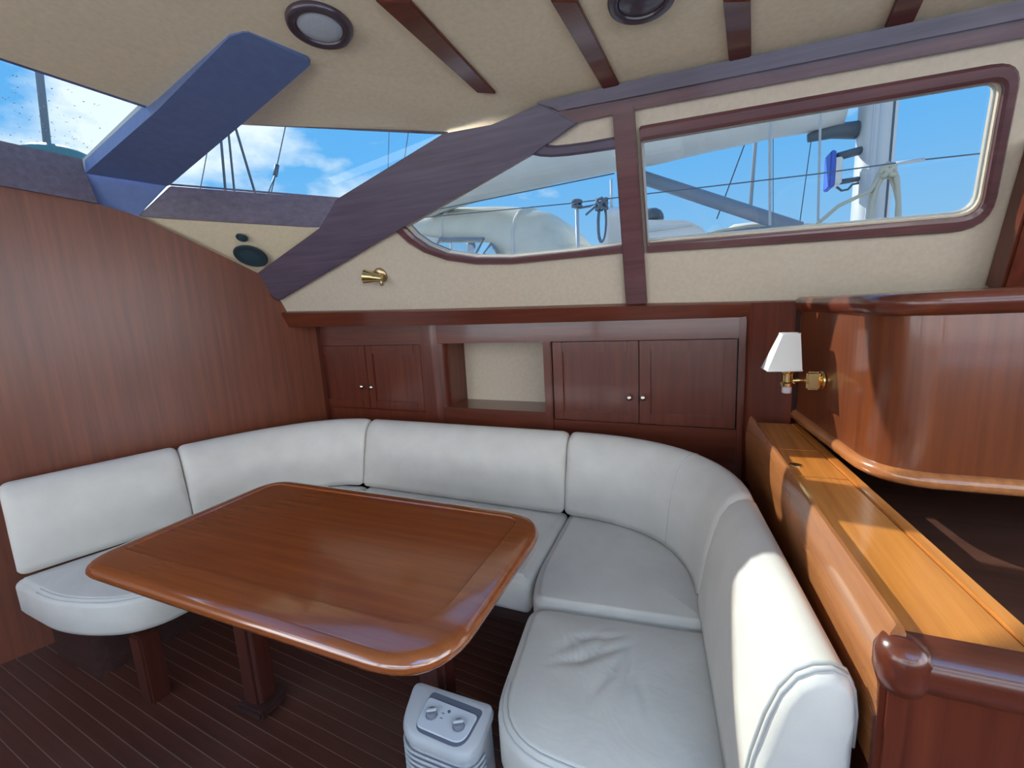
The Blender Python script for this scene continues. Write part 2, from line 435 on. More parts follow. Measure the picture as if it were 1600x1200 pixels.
# window 1: pointed window by the roof post
w1 = thing('window_1', Wp(800, 402), 'pointed fixed window with a curved lower frame beside the roof post', 'window', kind='structure')
pane('pane', [w2(Wp(*p)) for p in TRI_IN], -.03, GLASS, w1)
ti = [(630, 352), (638, 357), (650, 369), (670, 383), (700, 395), (745, 402), (800, 402), (900, 392), (978, 381)]
to = [(616, 357), (624, 364), (640, 379), (665, 394), (700, 406), (745, 412), (800, 412), (900, 402), (978, 394)]
ring_frame('frame', [w2(Wp(*p)) for p in ti], [w2(Wp(*p)) for p in to], 0, .022, MFRM, w1, False)
ti = [(828, 240), (845, 244), (862, 245), (890, 243), (920, 239), (968, 232)]
to = [(850, 218), (858, 226), (870, 227), (890, 225), (920, 221), (968, 212)]
ring_frame('frame', [w2(Wp(*p)) for p in ti], [w2(Wp(*p)) for p in to], 0, .022, MPOST, w1, False)
# window 2: long window
w2o = thing('window_2', Wp(1250, 380), 'long fixed window with rounded mahogany frame aft of the pillar', 'window', kind='structure')
pane('pane', rgt_in, -.03, GLASS, w2o)
ro = round_poly([w2(Wp(*p)) for p in [(1011, 394), (999, 197), (1597, 92), (1545, 358)]], [.01, .012, .07, .11], 6)
ri = round_poly([w2(Wp(*p)) for p in [(1013, 379), (1002, 220), (1568, 124), (1530, 336)]], [.01, .012, .035, .06], 6)
ring_frame('frame', ri, ro, 0, .022, MFRM, w2o)
gk = [w3(p, -.02) for p in offset_poly(rgt_in, 0)]
tube('gasket', gk, .006, RUBBER, w2o, 6, True)
# pillar between the windows
pl = prism('trim_1', [Wp(958, 172), Wp(992, 165), Wp(1012, 471), Wp(979, 472)], NW * .03, MFRM, bevel=.004)
tag(pl, 'slim mahogany pillar between the pointed window and the long window', 'pillar', kind='structure')
# side beam under the deckhead
tb = thing('trim_2', wz(.2, 2.1), 'long mahogany beam where the side wall meets the ceiling', 'beam', kind='structure')
prism('lower_moulding', [Wp(893, 193), Wp(1000, 170), Wp(1300, 114), Wp(1600, 58), wz(1.6, 2.072), wz(1.6, 2.16), Wp(1600, 28), Wp(1300, 88), Wp(1000, 148), Wp(860, 178)], NW * .022, MFRM, tb)
prism('upper_moulding', [Wp(880, 172), Wp(1000, 149), Wp(1300, 89), Wp(1600, 29), wz(1.6, 2.12), wz(1.6, 2.21), Wp(1600, 0), Wp(1300, 62), Wp(1000, 124), Wp(843, 160)], NW * .045, MPOST, tb)

# ---- diagonal roof post between windscreen and side window
po = prism('trim_3', [Wp(*p) for p in [(848, 160), (772, 197), (697, 208), (529, 311), (506, 356), (404, 427), (414, 447), (440, 468), (626, 358), (832, 242), (906, 192)]], NW * .03, MPOST, bevel=.006)
tag(po, 'broad dark diagonal roof post running down to the bulkhead corner', 'post', kind='structure')
# ---- deckhead triangle with the loudspeaker
A, Cc, A2 = Bp(215, 337), Wp(508, 357), Bp(410, 428)
NT = (Cc - A).cross(A2 - A).normalized()
if NT.z > 0: NT = -NT
tr = prism('ceiling_corner', [A - NB * .05, A2 - NB * .05, A2 + (Cc - A2) * .3 + V((0, .1, -.03)), Cc + V((.06, .08, 0)), A + V((0, .0, .0))] if False else [A - NB * .05, A2 - NB * .05, Cc], -NT * .03, CREAM)
tag(tr, 'cream triangular ceiling panel holding the round loudspeakers', 'ceiling panel', kind='structure')
# ---- windscreen sills, panes and mullion
E1 = (Cc - A); NV = V((-E1.y, E1.x, 0)).normalized()
if NV.x < 0: NV = -NV
def Vp(x, y): return hit(x, y, A, NV)
S, S2, P7 = Vp(265, 290), Vp(535, 312), Wp(700, 210)
NM = (S2 - S).cross(P7 - S).normalized()
if NM.z > 0: NM = -NM
def Mp(x, y): return hit(x, y, S, NM)
TL = Mp(375, 195)
sl = prism('trim_4', [A, Cc, Vp(540, 312), S], -NV * .07, MPOST, bevel=.004)
tag(sl, 'dark sill beam under the slanted windscreen pane above the triangular panel', 'sill', kind='structure')
Na, Nb = Bp(0, 243), Bp(133, 271)
Nx = Na + (Na - Nb) * 11
sl2 = prism('trim_5', [Bp(152, 319), Nb, Na, Nx, Nx + V((0, 0, -.12)), Bp(0, 291)], NB * .02, MPOST)
tag(sl2, 'dark sill beam along the top of the forward bulkhead', 'sill', kind='structure')
Nc, Nd = ceilp(240, 173, -.02), ceilp(0, 94, -.02)
Ny = Nd + (Nd - Nc) * 7
wm = thing('window_3', S, 'slanted windscreen pane between the broad mullion and the diagonal post', 'window', kind='structure')
up = V((0, 0, .010))
mesh('pane', [S + up, S2 + up, P7 + up, TL + up], [[0, 1, 2, 3]], GLASSF, wm)
for a, b in ((S, S2), (S2, P7), (P7, TL), (TL, S)): mesh('reveal', [a, b, b + up, a + up], [[0, 1, 2, 3]], MPOST if a is not TL else MCONF, wm)  # orange wood on the mullion side paints in its sunlit look
wl_ = thing('window_4', Nb, 'rain-spotted windscreen pane forward of the broad mullion', 'window', kind='structure')
upn = V((0, 0, .06))
gn = mesh('pane', [Nx + upn, Nb + upn, Nc + upn, Ny + upn], [[0, 1, 2, 3]], GLASSF, wl_)
for a, b in ((Nb, Nc), (Nc, Ny), (Nx, Nb)): mesh('reveal', [a, b, b + upn, a + upn], [[0, 1, 2, 3]], RUBBER if b is Nc else MPOST, wl_)
# raindrops lying on the outside of the pane
bm = bmesh.new()
for _ in range(170):
    p = Na + (Nb - Na) * random.uniform(-.6, 1) ; q = Nd + (Nc - Nd) * random.uniform(-.3, 1)
    c = p + (q - p) * random.uniform(.03, .97) + upn + V((0, 0, .001)); r = random.choice((.0012, .0016, .0022, .003))
    bmesh.ops.create_icosphere(bm, subdivisions=1, radius=r, matrix=Matrix.Translation(c) @ Matrix.Diagonal((1.5, 1, .5, 1)))
rd = from_bm('raindrop', bm, plain('water_drop', (.35, .42, .45), .1), wl_, True); rd['kind'] = 'stuff'
mu = thing('trim_6', S, 'broad wooden mullion coloured with blue haze, rising from the sill to the ceiling', 'mullion', kind='structure')
dn = V((0, 0, -.012))
Q = Nb + NB * .021
K0 = Q + dn; NK = (S + dn + NB * .02 - K0).cross(ceilp(420, 75) + dn - K0).normalized()
if NK.z > 0: NK = -NK
prism('mullion_beam', [hit(*p, K0, NK) for p in ((133, 271), (263, 291), (376, 196), (478, 108), (485, 101), (481, 94), (388, 51), (379, 51), (358, 58), (246, 172))], -NK * .06, MMUL, mu)
FA = A + NB * .004; NF = (S + NB * .008 - FA).cross(Q - FA).normalized()
fpoly = [hit(*p, FA, NF) for p in ((132, 267), (266, 286), (216, 338), (150, 320))]
if NF.dot(NB) < 0: NF = -NF
prism('mullion_foot', fpoly, -NF * .07, MMUL, mu)

# ---- ceiling (flat field, sloping visors) with an unseen hatch added behind the camera for sky light
def cz(x, y): return V((x, y, ceil_z(y) if y > -.4 else ceil_z(-.4) - .086 * (-.4 - y)))
m1, c2, c4 = ceilp(360, 55), ceilp(484, 101), ceilp(845, 163)
c4 = c4 + (c4 - c2).normalized() * .14
mext = V((m1.x - .26 * (m1.y + 1.9), -1.9, 0)); mext = cz(mext.x, mext.y)
mmid = V((m1.x - .26 * (m1.y + .4), -.4, 0)); mmid = cz(mmid.x, mmid.y)
HX0, HX1, HY0, HY1 = .15, 2.0, -1.55, -.4
cv = [m1, c2, c4, cz(2.5, 1.94), cz(2.5, -.4), cz(HX1, -.4), cz(HX0, -.4), mmid,
      mext, cz(HX0, -1.9), cz(HX0, HY0), cz(HX1, HY0), cz(2.5, HY0), cz(2.5, -1.9)]
ce = mesh('ceiling', cv, [[0, 1, 2, 3, 4, 5, 6, 7], [7, 6, 10, 9, 8], [5, 4, 12, 11], [10, 11, 12, 13, 9]], CREAM)
ce.modifiers.new('thickness', 'SOLIDIFY').thickness = .03
ce.modifiers[0].offset = 1 if ce.data.polygons[0].normal.z > 0 else -1
tag(ce, 'flat cream ceiling with dark wooden strips', 'ceiling', kind='structure')
for nm, q, lab in (('ceiling_visor', [c2, c4, P7 + V((.13, .11, .0)), TL], 'cream sloping ceiling panel above the slanted windscreen pane'),
                   ('ceiling_visor', [mext, mmid, m1, Nc + V((.02, 0, 0)), Ny], 'cream ceiling panel above the rain-spotted windscreen pane')):
    o = mesh(nm, q, [list(range(len(q)))], CREAM); tag(o, lab, 'ceiling panel', kind='structure')
    md = o.modifiers.new('thickness', 'SOLIDIFY'); md.thickness = .03; md.offset = 1 if o.data.polygons[0].normal.z > 0 else -1
# wooden strips across the ceiling
def strip(pa, pb, pc, pd, lab, n):
    o = prism('trim_%d' % n, [ceilp(*pa), ceilp(*pb), ceilp(*pc), ceilp(*pd)], NCEIL * .012, MX, bevel=.003)
    tag(o, lab, 'ceiling strip', kind='structure')
strip((586, -5), (640, -5), (775, 142), (745, 140), 'dark ceiling strip ending short of the roof post', 7)
strip((860, -5), (902, -5), (972, 136), (946, 141), 'brown ceiling strip meeting the beam between the pillar and the roof post', 8)
strip((1130, -5), (1173, -5), (1174, 92), (1140, 100), 'brown ceiling strip meeting the beam above the long window', 9)
strip((1406, -20), (1450, -20), (1428, 28), (1382, 38), 'dark ceiling strip meeting the beam near its aft end', 10)

# ---- hull behind the lockers, shelf moulding, aft boards
hb = box('wall_hull', (-2.7, 2.50, 0), (2.5, 2.56, 1.46), MDARK); prism('end_board', [V((-2.30, 2.14, 0)), V((-2.25, 2.155, 0)), V((-2.25, 2.52, 0)), V((-2.30, 2.52, 0))], V((0, 0, 1.44)), MZ, hb)
tag(hb, 'dark hull lining behind the lockers', 'wall', kind='structure')
st = thing('trim_11', wz(-1, 1.38), 'mahogany shelf moulding along the foot of the cream side wall', 'shelf moulding', kind='structure')
def sp(px, py, d=.02): return Wp(px, py) + NW * d
top = [(440, 486), (700, 482), (979, 474), (1250, 468)]
bot = [(455, 508), (700, 504), (979, 496), (1250, 490)]
polyf = [Wp(*p) for p in top] + [Wp(*p) for p in reversed(bot)]
bmv = prism('moulding', polyf, NW * .035, MX, st, bevel=.006)
b2 = [Wp(*p) + V((0, -.015, 0)) for p in bot]
prism('shelf_underside', [b2[0], b2[-1], b2[-1] + V((0, .48, .0)), b2[0] + V((0, .55, 0))], V((0, 0, .02)), MX, st)

# aft frame at the end of the window wall
ab = thing('trim_12', Wp(1560, 440), 'dark upright wooden frame closing the aft end of the window wall', 'post', kind='structure')
q0, q1 = Wp(1537, 447), Wp(1603, 215)
pf = [q0, q1, q1 + UW * .5, q0 + UW * .5]
prism('frame_board', pf, NW * .10, MZ, ab, bevel=.008)

# ================================================================== LOCKERS ALONG THE HULL
UC = V((1, -.03, 0)).normalized()
def cxx(px, py=600): return (Cp(px, py) - C0).dot(UC)
MC = Matrix(((UC.x, NC.x, 0, C0.x), (UC.y, NC.y, 0, C0.y), (0, 0, 1, 0), (0, 0, 0, 1)))   # local (along, towards room, up)
def cbox(name, x0, x1, z0, z1, d0, d1, mat, parent, bevel=0): return box(name, (x0, min(d0, d1), z0), (x1, max(d0, d1), z1), mat, parent, MC, bevel)
def door(parent, x0, x1, z0, z1, knob_x, knob_z):
    w = .050; bm = bmesh.new()
    for a in ((x0, x0 + w, z0, z1), (x1 - w, x1, z0, z1), (x0 + w, x1 - w, z0, z0 + w), (x0 + w, x1 - w, z1 - w, z1)):
        box_bm(bm, (a[0], -.012, a[2]), (a[1], .010, a[3]), MC, .0025)
    d = from_bm('door', bm, MZ, parent)
    box('door_panel', (x0 + w - .004, -.012, z0 + w - .004), (x1 - w + .004, -.002, z1 - w + .004), MZ, d, MC)
    kb = MC @ V((knob_x, .010, knob_z))
    edge_split(lathe('knob', [(.005, 0), (.005, .010), (.011, .012), (.0145, .019), (.0125, .026), (.006, .030)], kb, NC, GOLDK, d, 16), 50)
    return d
ZT, ZB = 1.222, .83
def cz_(px, py): return Cp(px, py).z
kL, kR = Cp(570, 603), Cp(995, 620)
# left locker
xa, xb, xc = cxx(492), cxx(577), cxx(661)
lk = thing('wall_locker', MC @ V(((xa + xc) / 2, 0, .6)), 'dark mahogany wall locker with two small doors in the corner by the bulkhead', 'locker')
cbox('face_frame', xa - .25, xc + .01, .55, ZB - .004, -.02, .004, MZ, lk)
cbox('head_rail', xa - .25, xc + .01, ZT + .004, 1.36, -.02, .004, MX, lk)
cbox('body', xa - .25, xc + .01, .55, 1.36, -.35, -.015, MDARK, lk)
door(lk, xa + .025, xb - .002, ZB, ZT, (kL - C0).dot(UC), kL.z)
k2 = Cp(585, 604)
door(lk, xb + .002, xc + .008, ZB, ZT, (k2 - C0).dot(UC), k2.z)
xd_ = cxx(866)
# rounded corner post + open cubby
x1 = cxx(697); x2 = cxx(852)
cu = thing('open_cubby', MC @ V(((x1 + x2) / 2, 0, .6)), 'open mahogany cubby with a pale back panel between the two lockers', 'cubby')
rp = []
for k in range(9):
    a = math.pi / 2 * k / 8; rp.append(V((x1 - .075 + .075 * math.sin(a), -.06 + .075 * math.cos(a))))
rp = [V((xc + .012, .015)), V((xc + .012, -.06))][::-1] + rp if False else [V((xc + .012, -.06)), V((xc + .012, .015))] + rp
mesh_poly = [MC @ V((p.x, p.y, .55)) for p in rp]
edge_split(prism('corner_post', mesh_poly, V((0, 0, .81)), MZ, cu), 30)
for p in cu.children[0].data.polygons: p.use_smooth = True
# recess depth from the visible jamb
xj = (MC @ V((x1, 0, 0))).x
dj = ray(727, 590); depth = (dj.y / dj.x * xj) - (MC @ V((x1, 0, 0))).y
depth = max(.08, min(.30, depth))
cbox('jamb', x1 - .02, x1, .80, 1.24, -depth - .02, -.05, MZ, cu)
zlo = hit(790, 636, C0 - NC * depth, NC).z
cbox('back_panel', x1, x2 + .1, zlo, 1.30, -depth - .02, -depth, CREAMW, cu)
cbox('back_ledge', x1, x2 + .02, .86, zlo, -depth - .02, -depth + .035, MX, cu)
cbox('cubby_floor', x1 - .02, x2 + .02, .55, .862, -depth - .02, .004, MX, cu)
cbox('head_rail', xc + .01, xd_ - .006, ZT + .004, 1.36, -depth - .02, .004, MX, cu)
cbox('side_stile', x2 - .002, xd_ - .007, .55, ZT + .004, -depth - .02, .012, MZ, cu, .004)
# right locker
xd, xe, xf = cxx(866), cxx(999), cxx(1150)
rk = thing('wall_locker', MC @ V(((xd + xf) / 2, 0, .6)), 'glossy mahogany wall locker with two panelled doors beside the lamp corner', 'locker')
cbox('face_frame', xd - .006, xf + .04, .55, ZB - .004, -.02, .004, MX, rk)
cbox('head_rail', xd - .006, xf + .04, ZT + .004, 1.36, -.02, .004, MX, rk)
cbox('body', xd - .006, xf + .04, .55, 1.36, -.33, -.03, MDARK, rk)
ka, kb_ = Cp(985, 620), Cp(1006, 620)
door(rk, xd, xe - .002, ZB, ZT, (ka - C0).dot(UC), ka.z)
door(rk, xe + .002, xf, ZB, ZT, (kb_ - C0).dot(UC), kb_.z)
cbox('end_stile', xf + .006, xf + .032, .55, 1.312, -.02, .022, MZ, rk, .006)

# ================================================================== CONSOLE AND CURVED LOCKER
ZC = .92
# plan of the curved locker wall
PL = [V((.345, 1.97)), V((.353, 1.879)), V((.402, 1.45))]
arc_c = [V((.402, 1.45)), V((.414, 1.34)), V((.52, 1.322))]
for k in range(1, 11):
    s = k / 10; PL.append(arc_c[0] * (1 - s) ** 2 + arc_c[1] * 2 * s * (1 - s) + arc_c[2] * s * s)
PL += [V((.70, 1.320)), V((1.7, 1.30))]
cl = thing('curved_locker', V((.8, 1.7, .93)), 'glossy mahogany upper locker with a rounded corner and moulded lips', 'locker')
def wall_strip(name, plan, z0, z1, thick, mat, parent):
    n = len(plan); nrm = []
    for i in range(n):
        t = (plan[min(i + 1, n - 1)] - plan[max(i - 1, 0)]).normalized(); nrm.append(V((-t.y, t.x)))   # inside of the locker
    vs = []
    for p, q in zip(plan, nrm):
        b = p + q * thick
        vs += [V((p.x, p.y, z0)), V((p.x, p.y, z1)), V((b.x, b.y, z1)), V((b.x, b.y, z0))]
    fs = [[0, 1, 2, 3], [4 * n - 4, 4 * n - 3, 4 * n - 2, 4 * n - 1]]
    for i in range(n - 1):
        for k in range(4): fs.append([4 * i + k, 4 * i + (k + 1) % 4, 4 * i + 4 + (k + 1) % 4, 4 * i + 4 + k])
    return edge_split(mesh(name, vs, fs, mat, parent, True), 35)
ZL0, ZL1 = .945, 1.385
wall_strip('side_panel', PL, ZL0, ZL1 - .05, .02, MLOCK, cl)
def swept_lip(name, plan, prof, mat, parent):
    n = len(plan); m = len(prof); vs = []
    for i in range(n):
        t = (plan[min(i + 1, n - 1)] - plan[max(i - 1, 0)]).normalized(); q = V((t.y, -t.x))   # outward
        for d, z in prof: vs.append(V((plan[i].x + q.x * d, plan[i].y + q.y * d, z)))
    fs = [list(range(m)), list(range((n - 1) * m, n * m))[::-1]]
    for i in range(n - 1):
        for k in range(m): fs.append([i * m + k, i * m + (k + 1) % m, (i + 1) * m + (k + 1) % m, (i + 1) * m + k])
    return edge_split(mesh(name, vs, fs, mat, parent, True), 45)
lipb = [(-.02, ZL0 + .012), (.004, ZL0 + .012), (.014, ZL0 + .006), (.019, ZL0 - .006), (.016, ZL0 - .018), (.006, ZL0 - .026), (-.02, ZL0 - .026)]
swept_lip('bottom_lip', PL, lipb, MCONF, cl)
lipt = [(-.03, ZL1), (.010, ZL1), (.020, ZL1 - .008), (.024, ZL1 - .024), (.018, ZL1 - .042), (.004, ZL1 - .052), (-.03, ZL1 - .052)]
swept_lip('top_lip', PL, lipt, MX, cl)
tp = [V((p.x, p.y, ZL1 - .012)) for p in PL] + [V((1.7, 2.12, ZL1 - .012)), V((.40, 2.07, ZL1 - .012))]
prism('top_board', tp, V((0, 0, .01)), MX, cl)
tp = [V((p.x, p.y, ZL0 - .01)) for p in PL] + [V((1.7, 2.4, ZL0 - .01)), V((.40, 2.4, ZL0 - .01))]
prism('underside', tp, V((0, 0, .01)), MDARK, cl)
# corner panel between the right locker and the curved locker
ca = MC @ V((xf + .03, .004, 0)); cb = V((.330, 1.985, 0))
cpn = prism('corner_panel', [V((ca.x, ca.y, .60)), V((cb.x, cb.y, .60)), V((cb.x, cb.y, 1.37)), V((ca.x, ca.y, 1.37))], V((.02, .03, 0)), MZ)
tag(cpn, 'plain dark mahogany panel in the corner behind the lamp', 'panel')

co = thing('console', V((.33, 1.2, 0)), 'long mahogany console with a raised rail beside the right cushions', 'console')
cl0, cl1 = V((.180, 1.95)), V((.256, .70))          # left edge of the top
cr0, cr1 = V((.352, 1.95)), V((.452, .70))          # right edge of the top
def cl_at(y, d=0): s = (cl0.y - y) / (cl0.y - cl1.y); return cl0 + (cl1 - cl0) * s + V((d, 0))
def cr_at(y, d=0): s = (cr0.y - y) / (cr0.y - cr1.y); return cr0 + (cr1 - cr0) * s + V((d, 0))
def quadz(a, b, c, d, z): return [V((p.x, p.y, z)) for p in (a, b, c, d)]
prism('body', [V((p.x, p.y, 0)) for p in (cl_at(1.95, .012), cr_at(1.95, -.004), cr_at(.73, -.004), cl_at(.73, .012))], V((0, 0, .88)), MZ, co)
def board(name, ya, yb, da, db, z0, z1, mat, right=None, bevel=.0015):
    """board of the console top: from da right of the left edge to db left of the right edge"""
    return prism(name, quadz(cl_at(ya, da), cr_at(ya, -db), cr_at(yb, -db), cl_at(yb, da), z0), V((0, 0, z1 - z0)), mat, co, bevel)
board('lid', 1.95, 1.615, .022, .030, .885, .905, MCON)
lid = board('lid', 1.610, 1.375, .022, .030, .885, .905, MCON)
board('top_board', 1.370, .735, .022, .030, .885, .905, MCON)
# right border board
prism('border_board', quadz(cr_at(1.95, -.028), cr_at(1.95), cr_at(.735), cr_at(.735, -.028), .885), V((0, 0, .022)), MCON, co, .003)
# raised rail on the settee side
railp = [(0.002, .66), (-.006, .80), (-.008, .84), (-.004, .885), (.002, .915), (.008, .930), (.015, .930), (.020, .918), (.021, .885), (.014, .80), (.012, .66)]
n = 24; vs = []; fs = []; m = len(railp)
for i in range(n + 1):
    y = 1.95 + (.725 - 1.95) * i / n
    for d, z in railp: q = cl_at(y, d); vs.append(V((q.x, q.y, z)))
for i in range(n):
    for k in range(m): fs.append([i * m + k, i * m + (k + 1) % m, (i + 1) * m + (k + 1) % m, (i + 1) * m + k])
fs += [list(range(m)), list(range(n * m, n * m + m))[::-1]]
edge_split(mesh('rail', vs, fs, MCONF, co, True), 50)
# end moulding (bullnose) and end panel
endp = [(.012, .908), (0, .908), (-.020, .904), (-.034, .885), (-.036, .862), (-.026, .842), (-.008, .834), (.012, .834)]
a, b = cl_at(.735, .004), cr_at(.735, .30)
vs = []
for q in (a, b):
    for d, z in endp: vs.append(V((q.x, q.y + d, z)))
m = len(endp); fs = [list(range(m)), list(range(m, 2 * m))[::-1]] + [[k, (k + 1) % m, m + (k + 1) % m, m + k] for k in range(m)]
edge_split(mesh('end_moulding', vs, fs, MX, co, True), 45)
kn = cl_at(.735, .012)
lathe('rail_end_cap', [(.010, -.052), (.026, -.044), (.033, -.020), (.033, .010), (.026, .026), (.010, .033)], V((kn.x + .006, kn.y - .012, .880)), V((0, 0, 1)), MX, co, 20)
box('corner_post', (cl_at(.735).x - .004, .715, 0), (cl_at(.735).x + .034, .745, .84), MZ, co, None, .008)
box('end_panel', (cl_at(.735).x + .03, .733, 0), (1.2, .748, .84), MZ, co)
# flush ring pull on the lid
rpz = atZ(1243, 727, .905)
lathe('ring_pull', [(.004, 0), (.016, .000), (.0165, .002), (.014, .0028), (.004, .0012)], rpz, V((0, 0, 1)), BRASS, lid, 20)

# dark step down behind the console
sb = box('recess_counter', (.455, .76, 0), (2.3, 2.2, .78), wood('dark_counter_wood', (.060, .024, .016), (.130, .055, .036), 'X', .4, .2), None, None, .004); tag(sb, 'dark wooden counter in the recess under the curved locker', 'counter')

# ================================================================== SETTEE
SZ, SB = .45, .30          # seat top, seat bottom
# path of the front foot of the back cushions (U shape)
def bez(p0, p1, p2, n=14): return [p0 * (1 - s) ** 2 + p1 * 2 * s * (1 - s) + p2 * s * s for s in [k / n for k in range(n + 1)]]
J0, J1, J2, J3, J4, J5 = V((-2.47, .715)), V((-2.27, 1.27)), V((-1.745, 1.862)), V((-.565, 1.842)), V((.0, 1.40)), V((.072, .72))
segL = [J0, J1]
segCL = bez(J1, V((-2.06, 1.866)), J2)
segC = [J2, J3]
segCR = bez(J3, V((-.03, 1.836)), J4)
segR = [J4, J5]
ZTOP = .815
PROF = [(0.0, SZ + .010), (.010, .52), (.026, .62), (.044, .70), (.062, .755), (.084, .792), (.108, ZTOP - .006), (.132, ZTOP), (.152, ZTOP - .008),
        (.162, .785), (.168, .74), (.166, .62), (.160, .50), (.152, SZ + .010)]
def dense(prof, k=2):
    out = []
    n = len(prof)
    for i in range(n):
        a, b = V(prof[i]), V(prof[(i + 1) % n])
        for j in range(k): out.append(a + (b - a) * j / k)
    return out
PROFD = dense(PROF)
pc = sum(PROFD, V((0, 0))) / len(PROFD)
def back_cushion(label, path, group, crease=False):
    pts = resample([V(p) for p in path], .022, False)
    L = [0]
    for i in range(1, len(pts)): L.append(L[-1] + (pts[i] - pts[i - 1]).length)
    T = L[-1]
    rings = []
    samples = [.002, .006, .012, .02, .032] + [.032 + (T - .064) * k / 26 for k in range(1, 26)] + [T - .032, T - .02, T - .012, T - .006, T - .002]
    for s in samples:
        i = 0
        while i < len(L) - 2 and L[i + 1] < s: i += 1
        t = (s - L[i]) / (L[i + 1] - L[i]); p = pts[i] + (pts[i + 1] - pts[i]) * t
        d0 = (pts[min(i + 2, len(pts) - 1)] - pts[max(i - 1, 0)]).normalized(); nr = V((-d0.y, d0.x))
        e = min(s, T - s); R = .032
        f = 0 if e >= R else (R - math.sqrt(max(0, R * R - (R - e) ** 2)))
        mid = max(0, min(1, e / .15)); bulge = .008 * math.sin(mid * math.pi / 2)
        ring = []
        for q in PROFD:
            v = q - pc; ln = v.length
            v = v * max(.1, (ln - f) / ln)
            w = pc + v
            if q.x < .11 and q.y < .80 and q.y > .47: w.x -= bulge * math.sin((q.y - .45) / .36 * math.pi)
            ring.append(V((p.x + nr.x * w.x, p.y + nr.y * w.x, w.y)))
        rings.append(ring)
    base = sum((r[0] for r in rings), V((0, 0, 0))) / len(rings)
    root = thing('back_cushion', V((base.x, base.y, SZ)), label, 'cushion', group)
    rings_mesh('cover', rings, LEA, root)
    return root, rings
G = 'back cushions of the settee'
bc1, _ = back_cushion('short white leather back cushion against the forward bulkhead', segL, G)
bc2, _ = back_cushion('curved white leather back cushion in the corner by the forward bulkhead', segCL, G)
bc3, _ = back_cushion('straight white leather back cushion below the open cubby', segC, G)
bc4, r4 = back_cushion('curved white leather back cushion in the corner by the console', segCR, G)
bc5, r5 = back_cushion('white leather back cushion leaning on the console, partly in sun', segR, G)
def seam_from(ring, f, parent, lo=.47, r=.003):
    c = sum(ring, V((0, 0, 0))) / len(ring)
    return ring, c
# stitched piping around the exposed end of the console cushion and across the corner cushion
def ring_seam(rings, idx, parent, grow=.0015, r=.0028, part=(0, 22)):
    ring = rings[idx]; c = sum(ring, V((0, 0, 0))) / len(ring)
    pts = [c + (v - c) * (1 + grow / max(.02, (v - c).length)) for v in ring[part[0]:part[1]]]
    tube('piping', pts, r, SEAM, parent, 6)
ring_seam(r5, len(r5) - 5, bc5); ring_seam(r5, len(r5) - 4, bc5)
ring_seam(r4, 20, bc4, .0002, .0016, (0, 18))
# seat cushions
def seat(label, pts, radii, group, mat=LEA, top=SZ, bot=SB, crown=.014, er=.026, piping=None, wr=None):
    p = resample(round_poly(pts, radii, 8), .02)
    if area2(p) < 0: p = p[::-1]
    prof = [(bot, .03), (bot + .012, .008), (bot + .03, 0), (top - er, 0), (top - er * .6, .004), (top - er * .3, .013), (top - er * .1, .026), (top, er)]
    rings = []
    for z, d in prof:
        q = offset_poly(p, d); rings.append([V((v.x, v.y, z)) for v in q])
    last = [V((v.x, v.y)) for v in rings[-1]]; c = sum(last, V((0, 0))) / len(last)
    for s in [.97 - .0475 * k for k in range(20)]:
        h = crown * (1 - s ** 3)
        rings.append([V((c.x + (v.x - c.x) * s, c.y + (v.y - c.y) * s, top + h)) for v in last])
    if wr:                                           # pressed-in creases
        for r in rings[7:]:
            for v in r:
                for (cx, cy, ang, ln, wd, dp) in wr:
                    dx, dy = v.x - cx, v.y - cy; u = dx * math.cos(ang) + dy * math.sin(ang); w = -dx * math.sin(ang) + dy * math.cos(ang) - .5 * u * u
                    v.z -= dp * math.exp(-(w / wd) ** 2) * math.exp(-(u / ln) ** 2)
    root = thing('seat_cushion', V((c.x, c.y, bot)), label, 'cushion', group)
    rings_mesh('cover', rings, mat, root)
    if piping:
        a, b, d = piping; n = len(p)
        for off, zz in ((d, top - .004), (d - .012, top - .011)):
            q = offset_poly(p, off)
            ln = [V((v.x, v.y, zz + .001)) for v in q if a(v)]
            # keep the loop continuous
            k = max(range(len(ln)), key=lambda i: (ln[i] - ln[i - 1]).length); ln = ln[k:] + ln[:k]
            tube('piping', ln, .0022, SEAM, root, 6)
    return root
GS = 'seat cushions of the settee'
WRK = [(-.30, 1.10, .9, .09, .010, .009), (-.26, 1.06, 1.1, .08, .009, .009), (-.22, 1.08, .7, .07, .009, .009), (-.20, 1.01, 1.3, .07, .010, .009), (-.30, 1.02, .5, .06, .009, .008), (-.16, 1.05, 1.6, .07, .011, .008), (-.25, 1.13, .4, .06, .009, .008), (-.12, .98, 1.9, .06, .010, .003)]
seat('short white leather seat cushion with a rounded stitched front below the bulkhead cushion', [(-2.50, .70), (-2.10, .68), (-1.80, .80), (-1.80, 1.27), (-2.33, 1.27)], [.06, .20, .16, .03, .03], GS,
     piping=(lambda v: v.x > -2.3 and v.y < 1.1, None, .024))
seat('white leather corner seat cushion behind the table toward the bulkhead', [(-2.32, 1.275), (-1.80, 1.275), (-1.735, 1.345), (-1.735, 1.90), (-2.08, 1.86)], [.03, .04, .05, .03, .28], GS)
seat('straight white leather seat cushion behind the long side of the table', [(-1.731, 1.335), (-.547, 1.335), (-.558, 1.90), (-1.731, 1.92)], .03, GS)
seat('white leather corner seat cushion by the console', [(-.543, 1.40), (-.50, 1.230), (.06, 1.284), (.05, 1.50), (-.02, 1.78), (-.30, 1.90), (-.554, 1.90)], [.10, .06, .03, .08, .16, .12, .03], GS)
